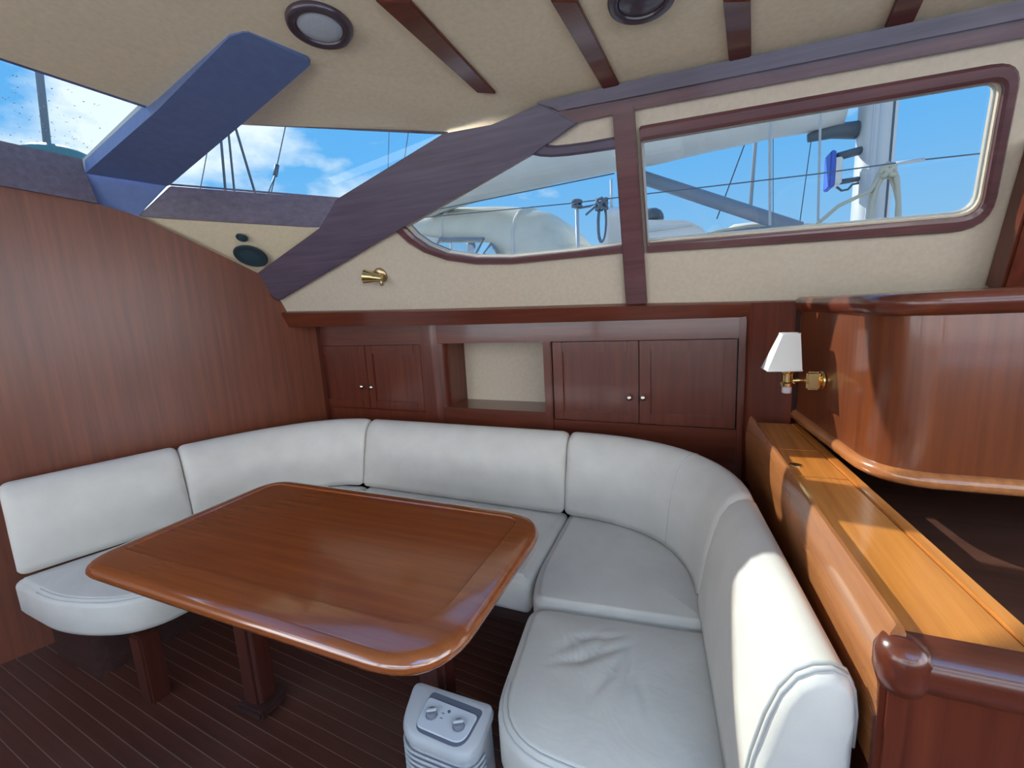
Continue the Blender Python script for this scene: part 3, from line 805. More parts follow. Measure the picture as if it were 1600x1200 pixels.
seat('creased white leather end seat cushion beside the console, front edge stitched', [(-.499, 1.226), (-.44, .74), (.12, .72), (.06, 1.280)], [.07, .17, .06, .03], GS, LEAW, crown=.018,
     piping=(lambda v: v.y < .93 and v.x < .0, None, .024), wr=WRK)
# settee base
sbz = thing('settee_base', V((-1.2, 1.6, 0)), 'dark wooden plinth and legs carrying the U shaped settee', 'sofa base')
def flat(pts, z=0): return [V((x, y, z)) for x, y in pts]
prism('plinth', flat([(-2.56, .80), (-2.25, .80), (-2.12, 1.40), (-1.70, 1.66), (-.50, 1.66), (-.20, 1.42), (-.16, .86), (.19, .86), (.12, 1.99), (-2.16, 2.03)]), V((0, 0, .285)), MDARK, sbz)
prism('seat_board', flat([(-2.52, .76), (-1.90, .84), (-1.86, 1.30), (-1.72, 1.42), (-.56, 1.42), (-.44, 1.24), (-.36, .83), (.19, .83), (.10, 2.00), (-2.16, 2.03)], .283), V((0, 0, .014)), MDARK, sbz)
lg = atZ(246, 1088, 0)
box('leg', (lg.x - .035, lg.y - .035, 0), (lg.x + .035, lg.y + .035, .284), MLEG, sbz, None, .008)

# ================================================================== TABLE
ZTB = .72
tbx = thing('table', V((-1.09, .96, 0)), 'varnished mahogany dining table with rounded corners inside the settee', 'table')
TX0, TX1, TY0, TY1 = -1.722, -.452, .610, 1.318
tp = resample(round_poly([(TX0, TY0), (TX1, TY0), (TX1, TY1), (TX0, TY1)], [.10, .17, .16, .13], 10), .03)
inn = resample(round_poly([(TX0 + .055, TY0 + .105), (TX1 - .085, TY0 + .105), (TX1 - .085, TY1 - .05), (TX0 + .055, TY1 - .05)], [.02, .10, .06, .05], 8), .03)
TH = .048
prof = [(ZTB - TH, .030), (ZTB - TH + .004, .012), (ZTB - TH + .014, .002), (ZTB - TH / 2, -.002), (ZTB - .016, .001), (ZTB - .007, .007), (ZTB - .002, .016), (ZTB, .030)]
rings = []
for z, d in prof: rings.append([V((v.x, v.y, z)) for v in offset_poly(tp, d)])
# rim top: bridge outer ring to the inlaid panel edge
bm = bmesh.new(); rv = [[bm.verts.new(v) for v in r] for r in rings]; n = len(tp)
for i in range(len(rv) - 1):
    for k in range(n): bm.faces.new([rv[i][k], rv[i][(k + 1) % n], rv[i + 1][(k + 1) % n], rv[i + 1][k]])
bm.faces.new(rv[0][::-1])
iv = [bm.verts.new((v.x, v.y, ZTB)) for v in inn]; iv2 = [bm.verts.new((v.x, v.y, ZTB - .006)) for v in offset_poly(inn, .004)]
m = len(inn)
for k in range(m): bm.faces.new([iv[k], iv[(k + 1) % m], iv2[(k + 1) % m], iv2[k]])
bm.edges.ensure_lookup_table()
oe = [bm.edges.get((rv[-1][k], rv[-1][(k + 1) % n])) for k in range(n)]; ie = [bm.edges.get((iv[k], iv[(k + 1) % m])) for k in range(m)]
bmesh.ops.bridge_loops(bm, edges=oe + ie)
rim = edge_split(from_bm('table_rim', bm, MTABR, tbx, True), 45)
pn = offset_poly(inn, .0035)
prism('table_panel', [V((v.x, v.y, ZTB - .012)) for v in pn], V((0, 0, .0085)), MTAB, tbx)
legc = [(-1.475, .94), (-.70, .96)]
for lx, ly in legc:
    bm = bmesh.new(); box_bm(bm, (lx - .045, ly - .04, .03), (lx + .045, ly + .04, ZTB - TH), None, .016, 3)
    lgo = from_bm('leg', bm, MLEG, tbx)
    box('foot', (lx - .065, ly - .055, 0), (lx + .065, ly + .055, .035), MDARK, lgo, None, .008)
box('stretcher', (-1.46, .90, ZTB - TH - .05), (-.70, .96, ZTB - TH + .002), MZ, tbx)

# ================================================================== HEATER
hz = .42
hc = atZ(700, 1125, hz)
ht = thing('fan_heater', V((hc.x, hc.y, 0)), 'grey plastic fan heater with two dials on the floor by the table leg', 'heater')
A_, B_, C_, D_ = atZ(648, 1060, hz), atZ(774, 1097, hz), atZ(740, 1190, hz - .03), atZ(620, 1143, hz - .03)
hp = [V((q.x, q.y)) for q in (D_, C_, B_, A_)]
hpoly = resample(round_poly(hp, [.055, .06, .02, .03], 8), .012)
if area2(hpoly) < 0: hpoly = hpoly[::-1]
hcen = sum(hpoly, V((0, 0))) / len(hpoly)
def hzt(p): # sloping top
    d = (V((p.x, p.y)) - V((A_.x, A_.y)).lerp(V((B_.x, B_.y)), .5)); ax = (V((D_.x, D_.y)).lerp(V((C_.x, C_.y)), .5) - V((A_.x, A_.y)).lerp(V((B_.x, B_.y)), .5))
    return hz - .03 * d.dot(ax) / ax.dot(ax)
rings = []
for off, dz in ((.012, None), (.004, None), (.002, None)):
    pass
def hring(off, fn): return [V((v.x, v.y, fn(v))) for v in offset_poly(hpoly, off)]
rings = [hring(.006, lambda v: 0.0), hring(.0, lambda v: .02), hring(.008, lambda v: hzt(v) - .035), hring(.002, lambda v: hzt(v) - .030), hring(.0, lambda v: hzt(v) - .018),
         hring(.004, lambda v: hzt(v) - .005), hring(.014, lambda v: hzt(v))]
edge_split(rings_mesh('body', rings, HEAT, ht), 40)
tdir = (V((B_.x, B_.y)) - V((A_.x, A_.y))).normalized(); sdir = V((-tdir.y, tdir.x))
if sdir.dot(V((D_.x, D_.y)) - V((A_.x, A_.y))) < 0: sdir = -sdir
HN = ((B_ - A_).cross(A_.lerp(B_, .5) - D_.lerp(C_, .5))).normalized()
def htop(px, py, dz=0.0):
    p = hit(px, py, A_, HN); return V((p.x, p.y, hzt(p) + dz))
q = resample(round_poly([V((v.x, v.y)) for v in [htop(*p) for p in ((676, 1081), (756, 1110), (722, 1173), (644, 1141))]], [.012, .012, .035, .03], 6), .01)
if area2(q) < 0: q = q[::-1]
edge_split(rings_mesh('recess_frame', [[V((v.x, v.y, hzt(v) + .0006)) for v in q], [V((v.x, v.y, hzt(v) + .0016)) for v in offset_poly(q, .0015)]], HEATD, ht), 30)
pp = [htop(*p) for p in ((671, 1090), (748, 1118), (722, 1166), (647, 1136))]
pq = resample(round_poly([V((v.x, v.y)) for v in pp], [.012, .012, .03, .02], 6), .01)
if area2(pq) < 0: pq = pq[::-1]
edge_split(rings_mesh('control_panel', [[V((v.x, v.y, hzt(v) + .001)) for v in pq], [V((v.x, v.y, hzt(v) + .0040)) for v in offset_poly(pq, .002)]], HEATP, ht), 30)
tn = V((0, 0, 1))
for px, py in ((675, 1119), (717, 1136)):
    c = htop(px, py, .003)
    kd = lathe('dial', [(.0155, 0), (.0155, .002), (.0135, .003), (.013, .010), (.011, .012), (.003, .012)], c, tn, HEATK, ht, 24); edge_split(kd, 40)
    ang = math.atan2(tdir.y, tdir.x) + .5
    box('grip', (-.0125, -.003, 0), (.0125, .003, .006), HEATP, kd, Matrix.Translation(c + V((0, 0, .0115))) @ Matrix.Rotation(ang, 4, 'Z'), .001)
c = htop(702, 1114, .003); lathe('indicator', [(.004, 0), (.004, .002), (.002, .003)], c, tn, HEATD, ht, 12)
for px, py in ((692.5, 1116.5), (689.5, 1124)):
    c = htop(px, py, .0034); box('tick_mark', (-.004, -.0012, 0), (.004, .0012, .0008), HEATD, ht, Matrix.Translation(c) @ Matrix.Rotation(math.atan2(tdir.y, tdir.x), 4, 'Z'))
# vent ribs on the front
for k in range(7):
    z = hz - .075 - k * .016
    ring = [V((v.x, v.y, z)) for v in offset_poly(hpoly, .0005)]
    ln = [v for v in ring if (V((v.x, v.y)) - hcen).dot(sdir) > .01]
    kk = max(range(len(ln)), key=lambda i: (ln[i] - ln[i - 1]).length); ln = ln[kk:] + ln[:kk]
    tube('vent_rib', ln, .003, HEAT, ht, 6)

# ================================================================== WALL LAMP
lpn = V((-.11, 0, 0))
PN0 = V((.353, 1.879, 1)); PNd = V((.402 - .353, 1.45 - 1.879, 0)).normalized(); PNn = V((PNd.y, -PNd.x, 0))
if PNn.x > 0: PNn = -PNn
mt = hit(1287, 594, PN0, PNn)
la = thing('wall_lamp', mt, 'brass wall lamp with a white tapered shade on the curved locker', 'lamp')
bx_ = mt + PNn * .0
lathe('wall_plate', [(.030, 0), (.030, .009), (.024, .010), (.016, .018), (.010, .022)], bx_, PNn, BRASS, la, 24)
box('swivel_block', (-.020, -.018, -.030), (.020, .018, .030), BRASS, la, Matrix.Translation(bx_ + PNn * .032), .006, 3)
arm_end = hit(1242, 597, bx_ + PNn * .095, V((PNd.x, PNd.y, 0)).normalized()) if False else bx_ + PNn * .105 + V((0, 0, -.002))
tube('arm', [bx_ + PNn * .02, bx_ + PNn * .07, arm_end], .006, BRASS, la, 10)
ax_ = arm_end
edge_split(lathe('holder', [(.012, -.020), (.022, -.016), (.024, -.006), (.017, -.002), (.017, .024), (.021, .028), (.023, .036), (.012, .040)], ax_, V((0, 0, 1)), BRASS, la, 24), 40)
edge_split(lathe('candle_cap', [(.013, -.040), (.0145, -.038), (.0145, -.020), (.010, -.018)], ax_, V((0, 0, 1)), plain('translucent_cap', (.62, .55, .58), .3), la, 20), 40)
# shade: four flared panels, the wall side upright
sh0, sh1 = .040, .158
bot_ = [(-.030, -.042), (.070, -.042), (.070, .042), (-.030, .042)]
top_ = [(-.026, -.022), (.024, -.022), (.024, .022), (-.026, .022)]
def shp(q, z): return ax_ + PNn * q[0] + V((PNn.y, -PNn.x, 0)) * q[1] + V((0, 0, z))
so = [shp(q, sh0) for q in bot_] + [shp(q, sh1) for q in top_]
so2 = [shp((q[0] * .95, q[1] * .95), sh0) for q in bot_] + [shp((q[0] * .93, q[1] * .93), sh1) for q in top_]
sf = []
for k in range(4):
    j = (k + 1) % 4; sf += [[k, j, 4 + j, 4 + k], [8 + k, 8 + j, 12 + j, 12 + k], [k, j, 8 + j, 8 + k], [4 + k, 4 + j, 12 + j, 12 + k]]
shd = mesh('shade', so + so2, sf, SHADE, la)
tube('shade_trim', so[:4], .0022, SHADE, shd, 6, True); tube('shade_trim', so[4:8], .002, SHADE, shd, 6, True)

# ================================================================== READING LIGHT, SPEAKERS, CEILING LIGHTS
rb = Wp(595, 430)
rl = thing('reading_light', rb, 'small aged brass reading light on the cream side wall', 'lamp')
lathe('rosette', [(.040, 0), (.040, .006), (.034, .012), (.020, .016), (.008, .018)], rb, NW, BRONZE, rl, 24)
h0 = rb + NW * .03; hd = (Wp(562, 424) + NW * .05 - h0).normalized()
tube('stem', [rb + NW * .01, h0], .008, BRONZE, rl, 10)
edge_split(lathe('lamp_head', [(.012, -.035), (.020, -.030), (.022, .010), (.026, .020), (.036, .060), (.037, .064), (.030, .064), (.020, .03)], h0 + NW * .012, hd, BRASS, rl, 20), 45)
tube('switch', [h0 + NW * .02 - hd * .03, h0 + NW * .02 - hd * .03 + V((0, 0, -.035))], .009, BRONZE, rl, 10)
def Tp(x, y): return hit(x, y, A, NT)
for px, py, r, lab, nm in ((392, 400, .084, 'round dark teal loudspeaker set in the triangular ceiling panel', 'loudspeaker'),
                           (378, 371, .028, 'small round dark teal tweeter above the loudspeaker', 'tweeter')):
    c = Tp(px, py); t = thing(nm, c, lab, 'speaker')
    edge_split(lathe('rim', [(r, 0), (r, .004), (r * .92, .007), (r * .88, .006)], c, NT, SPK, t, 32), 40)
    lathe('grille', [(r * .88, .003), (r * .5, .007), (r * .1, .009)], c, NT, plain('teal_mesh', (.025, .06, .08), .7), t, 32)
for px, py, lab in ((500, 38, 'round ceiling light with a frosted lens near the mullion'), (1003, -6, 'round dark ceiling light between the two brown ceiling strips')):
    c = ceilp(px, py); t = thing('ceiling_light', c, lab, 'ceiling light', 'round ceiling lights')
    R_ = .090
    edge_split(lathe('ring', [(R_, 0), (R_, .006), (R_ * .97, .014), (R_ * .90, .018), (R_ * .72, .014), (R_ * .68, .006)], c, NCEIL, LRING, t, 40), 50)
    lathe('lens', [(R_ * .70, .009), (R_ * .66, .011), (R_ * .4, .014), (R_ * .05, .015)], c, NCEIL, LENS if px < 800 else LRING, t, 40)

# ================================================================== REST OF THE CABIN (behind the camera)
wo_ = thing('wall_opposite', V((0, -1.95, 0)), 'wooden cabin wall with open windows on the other side', 'wall', kind='structure')
box('lower_wall', (-4.0, -2.0, 0), (2.55, -1.92, .95), MZ, wo_)
box('upper_rail', (-4.0, -2.0, 2.02), (2.55, -1.90, 2.30), CREAM, wo_)
for x in (-3.9, -1.6, .5, 2.45): box('post', (x - .05, -2.0, .95), (x + .05, -1.92, 2.04), MX, wo_)
wa = thing('wall_aft', V((2.45, 0, 0)), 'aft cabin wall with the open companionway', 'wall', kind='structure')
box('lower_wall', (2.42, -2.0, 0), (2.5, 2.5, .98), MZ, wa)
box('side_wall', (2.42, .9, .6), (2.5, 2.5, 2.3), CREAMW, wa)
box('side_wall', (2.42, -2.0, .6), (2.5, -1.5, 2.3), CREAMW, wa)
gc = thing('bounce_counter', V((1.2, -1.45, 0)), 'galley counter with a white worktop, added out of view to bounce light up', 'counter')  # counter added behind the camera, its white top bounces light onto the ceiling
box('bounce_cabinet', (.25, -1.90, 0), (2.38, -1.00, .88), MZ, gc)
box('bounce_worktop', (.22, -1.915, .88), (2.40, -.97, .92), WHITE, gc, None, .008)
op = thing('bounce_settee', V((-1.5, -1.5, 0)), 'white leather settee along the opposite wall, added out of view to bounce light', 'sofa')  # white settee added behind the camera as a light reflector
box('base', (-3.3, -1.90, 0), (.05, -1.30, .30), MDARK, op)
box('bounce_seat', (-3.32, -1.70, .30), (.07, -1.22, .45), LEA, op, None, .03, 3)
box('bounce_backrest', (-3.32, -1.91, .45), (.07, -1.72, .85), LEA, op, None, .03, 3)
# cockpit beyond the companionway, side decks, water
ck = box('cockpit_floor', (2.5, -2.4, .70), (6.5, 2.4, .80), WHITE); tag(ck, 'white cockpit floor outside the companionway', 'deck', kind='structure')
dk = prism('side_deck', [V((-3, 2.25, 1.38)), V((5, 2.45, 1.38)), V((5, 3.1, 1.38)), V((-3, 3.0, 1.38))], V((0, 0, .05)), WHITE); tag(dk, 'white side deck outside the long window', 'deck', kind='structure')
dk2 = box('side_deck', (-3.5, -2.9, .86), (5, -2.02, .92), WHITE); tag(dk2, 'white side deck outside the opposite windows', 'deck', kind='structure')
se = box('harbour_water', (-400, -400, -1.3), (400, 400, -1.0), SEA); tag(se, 'dark blue harbour water around the boat', 'water', kind='structure')
pt = box('bounce_pontoon', (-15, -4.55, -.75), (15, -3.05, -.45), plain('bounce_concrete', (.62, .60, .55), .8, var=.08, vscale=3)); tag(pt, 'pale concrete dock added out of view to bounce sun upward', 'bounce_pontoon', kind='structure')  # unseen pale slab added to throw sunlight up to the ceiling
fd = prism('foredeck', [V((-2.75, 1.9, 1.90)), V((-2.9, -1.9, 1.90)), V((-5.5, -1.2, 1.90)), V((-7.5, .5, 1.90)), V((-5.5, 2.2, 1.90)), V((-3.0, 2.6, 1.90))], V((0, 0, .03)), TEAK); tag(fd, 'teak foredeck forward of the windscreen', 'deck', kind='structure')
# white motor yacht, out of view, added to bounce sun through the opposite windows
ny = thing('bounce_motor_yacht', V((0, -6.2, -1)), 'tall white motor yacht added out of view to bounce sun into the cabin', 'boat')
prism('hull', [V((-7, -5.2, -1)), V((8, -4.6, -1)), V((8, -4.4, 1.6)), V((-8, -5.0, 1.9))], V((.2, -4, 0)), WHITE, ny)
prism('bounce_superstructure', [V((-4, -5.8, 1.5)), V((6, -5.6, 1.5)), V((5.4, -5.9, 3.4)), V((-2.6, -6.1, 3.4))], V((0, -2.6, 0)), WHITE, ny)
for k in range(5): box('window', (-2.0 + k * 1.45, -5.82, 2.1), (-.8 + k * 1.45, -5.70, 2.8), DGREY, ny)  # windows of the added, unseen motor yacht

# ================================================================== OUTSIDE, SEEN THROUGH THE WINDOWS
YN, ZN = 4.2, 1.60                                             # centreline of the neighbouring sailing yacht's rig
def oy(px, py, y=YN): return atY(px, py, y)
def ext(p, q, t): return p + (q - p) * t
# mast
ma0, ma1 = oy(1358, 350), oy(1358, 170)
mast = thing('mast', V((ma0.x, ma0.y, ZN)), 'pale aluminium mast with vertical grooves seen through the long window', 'mast')
mtop, mbot = V((ma1.x, ma1.y, 9)), V((ma0.x, ma0.y, ZN))
mr = (oy(1397, 300) - oy(1338, 300)).length / 2
sec = [(math.cos(2 * math.pi * k / 28) * mr * 1.0, math.sin(2 * math.pi * k / 28) * mr * 1.1) for k in range(28)]
edge_split(prism('extrusion', [V((mbot.x + a, mbot.y + b, mbot.z)) for a, b in sec], V((0, 0, 7.4)), ALU, mast), 50)
for p in mast.children[0].data.polygons: p.use_smooth = True
for fx in (-.45, -.12, .55):
    bx = ma0.x + mr * fx; by = ma0.y - mr * 1.1 * math.sqrt(1 - fx * fx) - .002
    box('groove', (bx - .006, by - .004, ZN), (bx + .006, by + .006, 8.5), WIREL if fx < .5 else DGREY, mast)
# boom with furled sail under its cover
b0, b1 = oy(560, 300), oy(1338, 176)
bmz = [ext(b0, b1, t) for t in (0, .12, .25, .4, .55, .7, .82, .92, .985)]
boom = thing('boom', V((b1.x, b1.y, b1.z)), 'boom with furled sail under a pale grey cover reaching to the mast', 'boom')
low = [(650, 346), (700, 325), (860, 287), (1010, 259), (1200, 217), (1330, 196)]
def lowy(px):
    for i in range(len(low) - 1):
        if low[i][0] <= px <= low[i + 1][0]: return low[i][1] + (low[i + 1][1] - low[i][1]) * (px - low[i][0]) / (low[i + 1][0] - low[i][0])
    return low[-1][1]
cpts, crad = [], []
for px in range(660, 1331, 30):
    r_px = 46 - 18 * max(0, (px - 900) / 430); bt = oy(px, lowy(px)); cc_ = oy(px, lowy(px) - r_px); cpts.append(cc_); crad.append((cc_ - bt).length * (1 + .02 * random.uniform(-1, 1)))
tube('sail_cover', cpts, crad, SAILC, boom, 20)
g0, g1 = oy(1262, 216), oy(1340, 203)
tube('gooseneck', [g0, ext(g0, g1, .5) + V((0, 0, .02)), g1], [.03, .05, .06], DGREY, boom, 10)
# vang strut
vang = tube('boom_vang', [oy(1000, 276), oy(1250, 358)], .055, VANG); tag(vang, 'grey diagonal boom vang below the furled sail', 'strut')
# stays and halyards of the neighbouring rig
def stay(name, pa, pb, y, r, mat, label, cat='rigging wire', up=0, dn=0, group=None):
    a, b = oy(*pa, y), oy(*pb, y); d = (b - a)
    o = tube(name, [a - d * up, b + d * dn], r, mat, None, 6); tag(o, label, cat, group); return o
stay('shroud_wire', (1203, 195), (1203, 352), 3.9, .010, WIREL, 'bright upright wire crossing the boom vang', up=6)
stay('shroud_wire', (1282, 178), (1278, 345), 3.9, .008, WIREL, 'bright upright wire beside the blue mast fitting', up=6)
stay('shroud_wire', (1161, 232), (1120, 342), 4.6, .006, WIRE, 'dark slanting wire between the pillar and the upright wires', up=4)
stay('shroud_wire', (1268, 215), (1250, 345), 4.6, .004, WIRE, 'thin dark wire near the blue mast fitting', up=4)
far_m = stay('distant_mast', (1180, 225), (1172, 330), 14, .05, WIREL, 'thin distant mast in the clear sky behind the boom vang', 'mast', up=3)
stay('shroud_wire', (1208, 225), (1208, 345), 4.3, .003, WIRE, 'thinnest upright wire just aft of the bright wire', up=4)
# lifeline of our own boat
YL = 2.95
lf = thing('lifeline', oy(905, 386, YL), 'thin grey lifeline wire running past both side windows', 'wire')
tube('wire', [oy(*p, YL) for p in ((560, 352), (672, 339), (890, 318), (1010, 303), (1275, 272), (1420, 252), (1700, 222))], .0035, WIRE, lf, 6)
tube('upper_wire', [oy(*p, 4.0) for p in ((600, 345), (700, 324), (960, 271))], .005, WIRE, lf, 6)
tube('turnbuckle', [oy(1400, 255, YL), oy(1445, 249, YL)], .008, WIREL, lf, 8)
sn = thing('stanchion', oy(903, 386, YL), 'steel stanchion with knotted line beyond the pointed window', 'stanchion')
sx = oy(903, 386, YL); sxt = oy(903, 318, YL)
tube('tube', [V((sx.x, sx.y, 1.40)), V((sx.x, sx.y, sxt.z))], .012, WIREL, sn, 10)
tube('tube', [V((sx.x - .012, sx.y, 1.40)), V((sx.x - .004, sx.y, sxt.z))], .006, WIRE, sn, 8)
kn_ = []
for k in range(40):
    a = k * .9; kn_.append(V((sx.x + .030 * math.cos(a), sx.y + .02 * math.sin(a), sxt.z + .02 * math.sin(a * .37))))
tube('knotted_line', kn_, .007, ROPEB, sn, 6)
def coil(name, c, w, h, n, r, mat, label, ex=None):
    pts = []
    for k in range(n * 16 + 1):
        a = 2 * math.pi * k / 16; s = 1 + .12 * math.sin(k * .7)
        pts.append(V((c.x + w * s * math.sin(a), c.y + .03 * math.sin(k * .45), c.z - h / 2 + h / 2 * s * math.cos(a))))
    t = thing(name, c, label, 'rope')
    tube('coil', pts, r, mat, t, 6)
    kk = [c + V((.035 * math.cos(k * .8), .03 * math.sin(k * .8), -.02 + .035 * math.sin(k * .8 * 1.3))) for k in range(24)]
    tube('hitch', kk, r * 1.2, mat, t, 6)
    if ex: tube('tail', ex, r, mat, t, 6)
coil('rope_coil', oy(940, 314, YL), .020, .26, 2, .007, ROPEB, 'dark blue-grey rope hanging from the lifeline before the pillar', [oy(905, 325, YL), oy(922, 322, YL), oy(938, 316, YL), oy(915, 336, YL)])
coil('rope_coil', oy(1388, 262, 3.85), .075, .66, 4, .014, ROPE, 'pale rope coil hanging on the mast', [oy(1378, 268, 3.85), oy(1360, 298, 3.85), oy(1310, 322, 3.85), oy(1270, 356, 3.85)])
# blue and white fitting on the mast
bf = thing('mast_fitting', oy(1300, 268, 4.1), 'blue and white box standing off the mast on two arms', 'fitting')
p_, q_ = oy(1294, 240, 4.1), oy(1302, 295, 4.1)
box('blue_plate', (p_.x, 4.02, q_.z), (q_.x - .01, 4.2, p_.z), BLUE, bf, None, .008)
p2, q2 = oy(1301, 250, 4.1), oy(1311, 290, 4.1)
box('white_box', (p2.x, 4.03, q2.z), (q2.x, 4.19, p2.z), WHITE, bf, None, .008)
tube('arm', [oy(1309, 245, 4.1), oy(1345, 235, 4.15)], .028, DGREY, bf, 8)
tube('arm', [oy(1309, 285, 4.1), oy(1345, 279, 4.15)], .018, DGREY, bf, 8)
tube('cable', [oy(*p, 4.05) for p in ((1307, 292), (1315, 298), (1325, 296), (1332, 288), (1342, 286))], .008, DGREY, bf, 6)
# canvas dodger of the neighbouring yacht
dg = thing('dodger', V((oy(780, 395, 4.6).x, 4.9, 1.4)), 'cream canvas dodger with clear panes on the neighbouring yacht', 'boat canopy')
sy = thing('sailing_yacht', V((0, 5, -1.1)), 'white hull and deck of the sailing yacht berthed alongside', 'boat')
prism('hull', [V((-4, 3.7, -1.1)), V((4.5, 3.6, -1.1)), V((4.5, 3.5, ZN - .05)), V((-4, 3.6, ZN - .05))], V((0, 3.1, 0)), WHITE, sy)
prism('deck', [V((-4, 3.5, ZN - .05)), V((4.5, 3.42, ZN - .05)), V((4.5, 6.7, ZN - .05)), V((-4, 6.8, ZN - .05))], V((0, 0, .05)), WHITE, sy)
hoops = []
for px, pyt, pyb in ((655, 352, 368), (690, 339, 372), (738, 328, 373), (806, 327, 374), (818, 327, 400), (838, 329, 402), (868, 336, 402), (895, 355, 402), (918, 386, 404)):
    zt = oy(px, pyt, 4.9).z; zn = oy(px, pyb, 4.15).z; zf = min(zt - .05, oy(px, pyb, 5.65).z); x = oy(px, pyt, 4.9).x; hoop = []
    for k in range(13):
        a = math.pi * k / 12; yy = 4.9 - .75 * math.cos(a); ss = math.sin(a) ** .6; zb = zn if k < 6 else zf
        hoop.append(V((x, yy, zb + (zt - zb) * ss)))
    hoops.append(hoop)
vs = [v for h in hoops for v in h]; fs = []
for i in range(len(hoops) - 1):
    for k in range(12): fs.append([i * 13 + k, i * 13 + k + 1, (i + 1) * 13 + k + 1, (i + 1) * 13 + k])
cvx = mesh('canvas', vs, fs, CANVAS, dg, True); md = cvx.modifiers.new('thickness', 'SOLIDIFY'); md.thickness = .01
for i in (2, 5): tube('hoop', hoops[i], .018, SAILC, dg, 8)
for i in (0, 4, 7):
    for k in (0, 12): q = hoops[i][k]; tube('stay_pole', [q, V((q.x, q.y, ZN))], .014, SAILC, dg, 8)
# clear side curtains in grey borders
for pz in ([oy(*p, 4.12) for p in ((682, 384), (688, 373), (756, 373), (743, 398), (700, 396))], [oy(*p, 4.12) for p in ((754, 398), (767, 381), (786, 400))]):
    cur = prism('side_curtain', pz, V((0, .006, 0)), PANEV, dg); tube('curtain_border', pz, .016, VANG, cur, 6, True)
lower = [oy(*p, 4.14) for p in ((640, 380), (660, 368), (686, 372), (680, 386), (700, 399), (640, 420))]
prism('side_panel', lower, V((0, .006, 0)), SAILC, dg)
# person on the far yacht, seen through the clear curtain
ph = oy(735, 377, 8.3); fz = ph.z - 1.76
fy = box('far_yacht', (ph.x - 6, 7.4, -1.1), (ph.x + 4, 9.6, fz), WHITE, None, None, .1); tag(fy, 'white hull of the far yacht on which the person stands', 'boat')
per = thing('person', V((ph.x, 8.3, fz)), 'person in a pale shirt standing on the far yacht behind the clear curtain', 'person')
pm = bpy.data.meshes.new('body')
vj = [(0, 0, .98), (0, 0, 1.18), (0, 0, 1.40), (0, 0, 1.50), (0, -.01, 1.56), (0, -.02, 1.66), (0, -.01, 1.72),
      (-.17, 0, 1.40), (-.24, .0, 1.13), (-.20, -.12, .90), (.17, 0, 1.40), (.24, .0, 1.13), (.20, -.12, .90),
      (-.10, 0, .90), (-.11, -.01, .50), (-.11, .02, .08), (-.11, -.14, .03), (.10, 0, .90), (.11, -.01, .50), (.11, .02, .08), (.11, -.14, .03)]
ej = [(0, 1), (1, 2), (2, 3), (3, 4), (4, 5), (5, 6), (2, 7), (7, 8), (8, 9), (2, 10), (10, 11), (11, 12), (0, 13), (13, 14), (14, 15), (15, 16), (0, 17), (17, 18), (18, 19), (19, 20)]
rj = [.14, .13, .14, .058, .072, .092, .055, .065, .046, .034, .065, .046, .034, .085, .06, .042, .035, .085, .06, .042, .035]
pm.from_pydata(vj, ej, [])
pbo = link('body', pm, SHIRT, per); pbo.location = V((0, 0, 0))
pbo.modifiers.new('skin', 'SKIN')
for i, r in enumerate(rj): pm.skin_vertices[0].data[i].radius = (r, r)
pm.skin_vertices[0].data[0].use_root = True
pbo.modifiers.new('sub', 'SUBSURF').levels = 2
bm = bmesh.new(); bmesh.ops.create_uvsphere(bm, u_segments=14, v_segments=10, radius=.094, matrix=Matrix.Translation(V((0, .012, 1.675))) @ Matrix.Diagonal((1, 1, .95, 1)))
me = bpy.data.meshes.new('hair'); bm.to_mesh(me); bm.free(); hr = link('hair', me, DGREY, per, True); hr.location = V((0, 0, 0))
# second yacht roof and low canopy
cr_ = thing('coachroof', V((oy(1050, 380, 4.4).x, 4.6, 1.5)), 'white cabin roof of the neighbouring yacht below the boom vang', 'boat roof')
pr = [oy(*p, 4.3) for p in ((930, 410), (945, 352), (985, 342), (1075, 344), (1102, 358), (1120, 410))]
for v in (pr[0], pr[-1]): v.z = ZN
prism('roof', pr, V((0, 1.4, .0)), WHITE, cr_, bevel=.02)
prism('roof_edge', [oy(*p, 4.27) for p in ((1012, 358), (1080, 349), (1082, 352), (1012, 362))], V((0, .05, 0)), SAILC, cr_)
rdm = oy(1018, 344, 4.5)
lathe('vent_dome', [(.11, 0), (.105, .04), (.085, .075), (.05, .098), (.01, .105)], rdm, V((0, 0, 1)), DGREY, cr_, 20)
sp2 = thing('spray_hood', V((oy(1220, 390, 4.3).x, 4.8, 1.5)), 'low tan spray hood with a dark sheet as its shaded inside near the mast foot', 'boat canopy')
hoops = []
for px, pyt in ((1130, 375), (1136, 352), (1150, 344), (1190, 339), (1240, 339), (1290, 343), (1335, 352)):
    zt = oy(px, pyt, 4.6).z; x = oy(px, pyt, 4.6).x
    hoops.append([V((x, 4.6 - .25 * math.cos(math.pi * k / 8) + .25, ZN + (zt - ZN) * math.sin(math.pi * k / 8) ** .5)) for k in range(9)])
vs = [v for h in hoops for v in h]; fs = []
for i in range(len(hoops) - 1):
    for k in range(8): fs.append([i * 9 + k, i * 9 + k + 1, (i + 1) * 9 + k + 1, (i + 1) * 9 + k])
mesh('canvas', vs, fs, CANVAS, sp2, True)
tube('hoop', [oy(*p, 4.35) for p in ((1085, 372), (1120, 361), (1170, 353), (1220, 350), (1290, 352))], .012, ROPE, sp2, 6)
prism('shade_sheet', [oy(*p, 4.40) for p in ((1100, 368), (1130, 360), (1180, 354), (1240, 353), (1300, 356), (1300, 372), (1100, 380))], V((0, .02, 0)), VANG, sp2)  # solid dark sheet painting the shade inside the hood
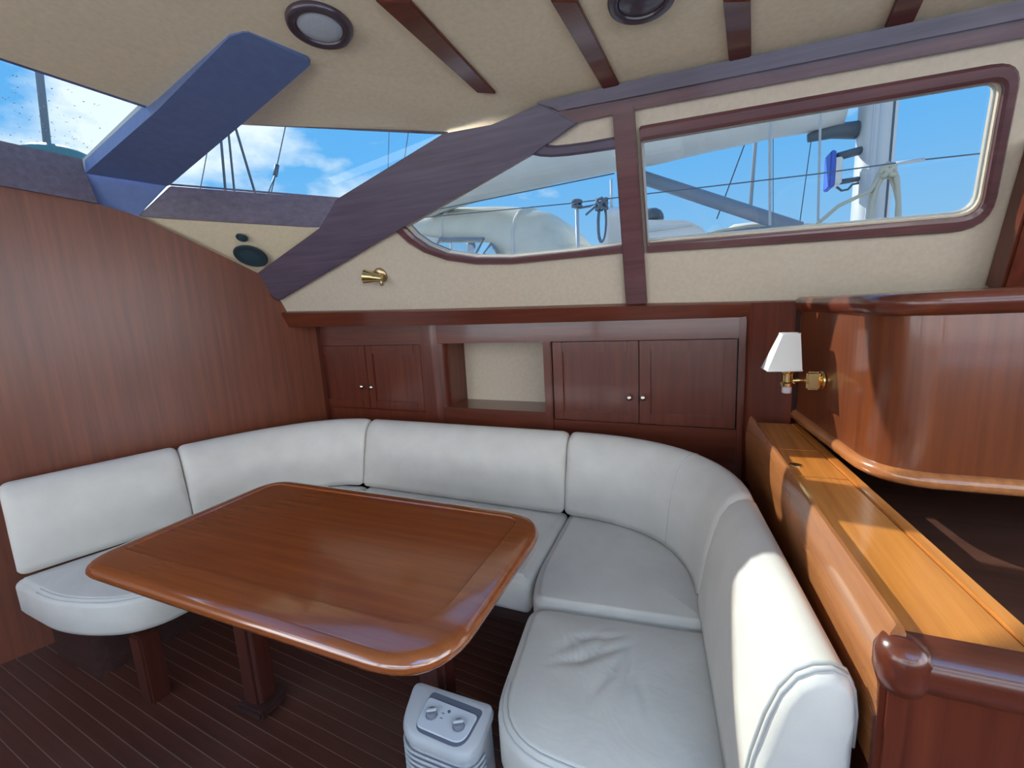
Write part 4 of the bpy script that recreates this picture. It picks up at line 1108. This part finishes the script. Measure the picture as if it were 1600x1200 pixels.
wv = thing('cowl_vent', oy(958, 385, 3.6), 'white cowl vent half hidden by the pillar', 'vent')
wc = oy(960, 345, 3.6)
lathe('cowl', [(.05, ZN - wc.z), (.05, -.02), (.065, .0), (.07, .05), (.05, .09), (.01, .10)], wc, V((0, 0, 1)), WHITE, wv, 16)
tube('staff', [wc + V((-.02, 0, 0)), wc + V((-.02, 0, .30))], .010, WIREL, wv, 8)

# forward: stays and pole over the foredeck
def ox(px, py, x): return atX(px, py, x)
def fstay(name, pa, pb, x, r, mat, label, cat='rigging wire', up=3, dn=.6):
    a, b = ox(*pa, x), ox(*pb, x); d = b - a
    return tag(tube(name, [a - d * up, b + d * dn], r, mat, None, 6), label, cat)
fstay('forestay_wire', (345, 215), (352, 295), -5.5, .016, WIRE, 'thick dark stay nearest the mullion in the slanted pane')
fstay('forestay_wire', (357, 208), (366, 297), -5.5, .014, WIRE, 'thick dark stay second from the mullion in the slanted pane')
fstay('forestay_wire', (369, 203), (398, 300), -5.5, .016, WIRE, 'thick leaning stay third from the mullion in the slanted pane')
fstay('forestay_wire', (322, 247), (314, 290), -5.5, .006, WIRE, 'thin wire beside the lower end of the mullion')
tb2 = thing('backstay', ox(421, 302, -5.5), 'slanting wire with a turnbuckle in the middle of the slanted pane', 'rigging wire')
a_, b_ = ox(446, 198, -5.5), ox(431, 268, -5.5); tube('wire', [a_ + (a_ - b_) * 3, b_], .008, WIRE, tb2, 6)
tube('turnbuckle', [ox(433, 258, -5.5), ox(430, 275, -5.5)], .030, WIRE, tb2, 8)
tubes('bridle', [[ox(431, 270, -5.5), ox(418, 305, -5.5)], [ox(431, 270, -5.5), ox(423, 305, -5.5)]], .008, WIRE, tb2, 6)
fstay('halyard_wire', (608, 205), (606, 270), -6.5, .007, WIRE, 'thin upright wire before the diagonal post')
fstay('halyard_wire', (638, 207), (630, 262), -6.5, .010, WIRE, 'thin leaning wire close to the diagonal post')
XP = -3.1
pa_, pb_ = ox(62, 118, XP), ox(77, 255, XP)
d_ = (pa_ - pb_); fp = tube('flag_pole', [pb_ - d_ * ((pb_.z - 1.93) / d_.z), pa_ + d_ * 2], .017, VANG, None, 8); tag(fp, 'grey pole standing beyond the rain-spotted pane', 'pole')
gd = ox(90, 262, XP + .1); gt = ox(88, 231, XP + .1).z
dome = lathe('deck_vent', [(.19, 1.93 - gd.z), (.185, gt - gd.z - .09), (.16, gt - gd.z - .045), (.10, gt - gd.z - .012), (.01, gt - gd.z)], gd, V((0, 0, 1)), GREEN); tag(dome, 'green domed deck vent at the foot of the grey pole', 'deck vent')
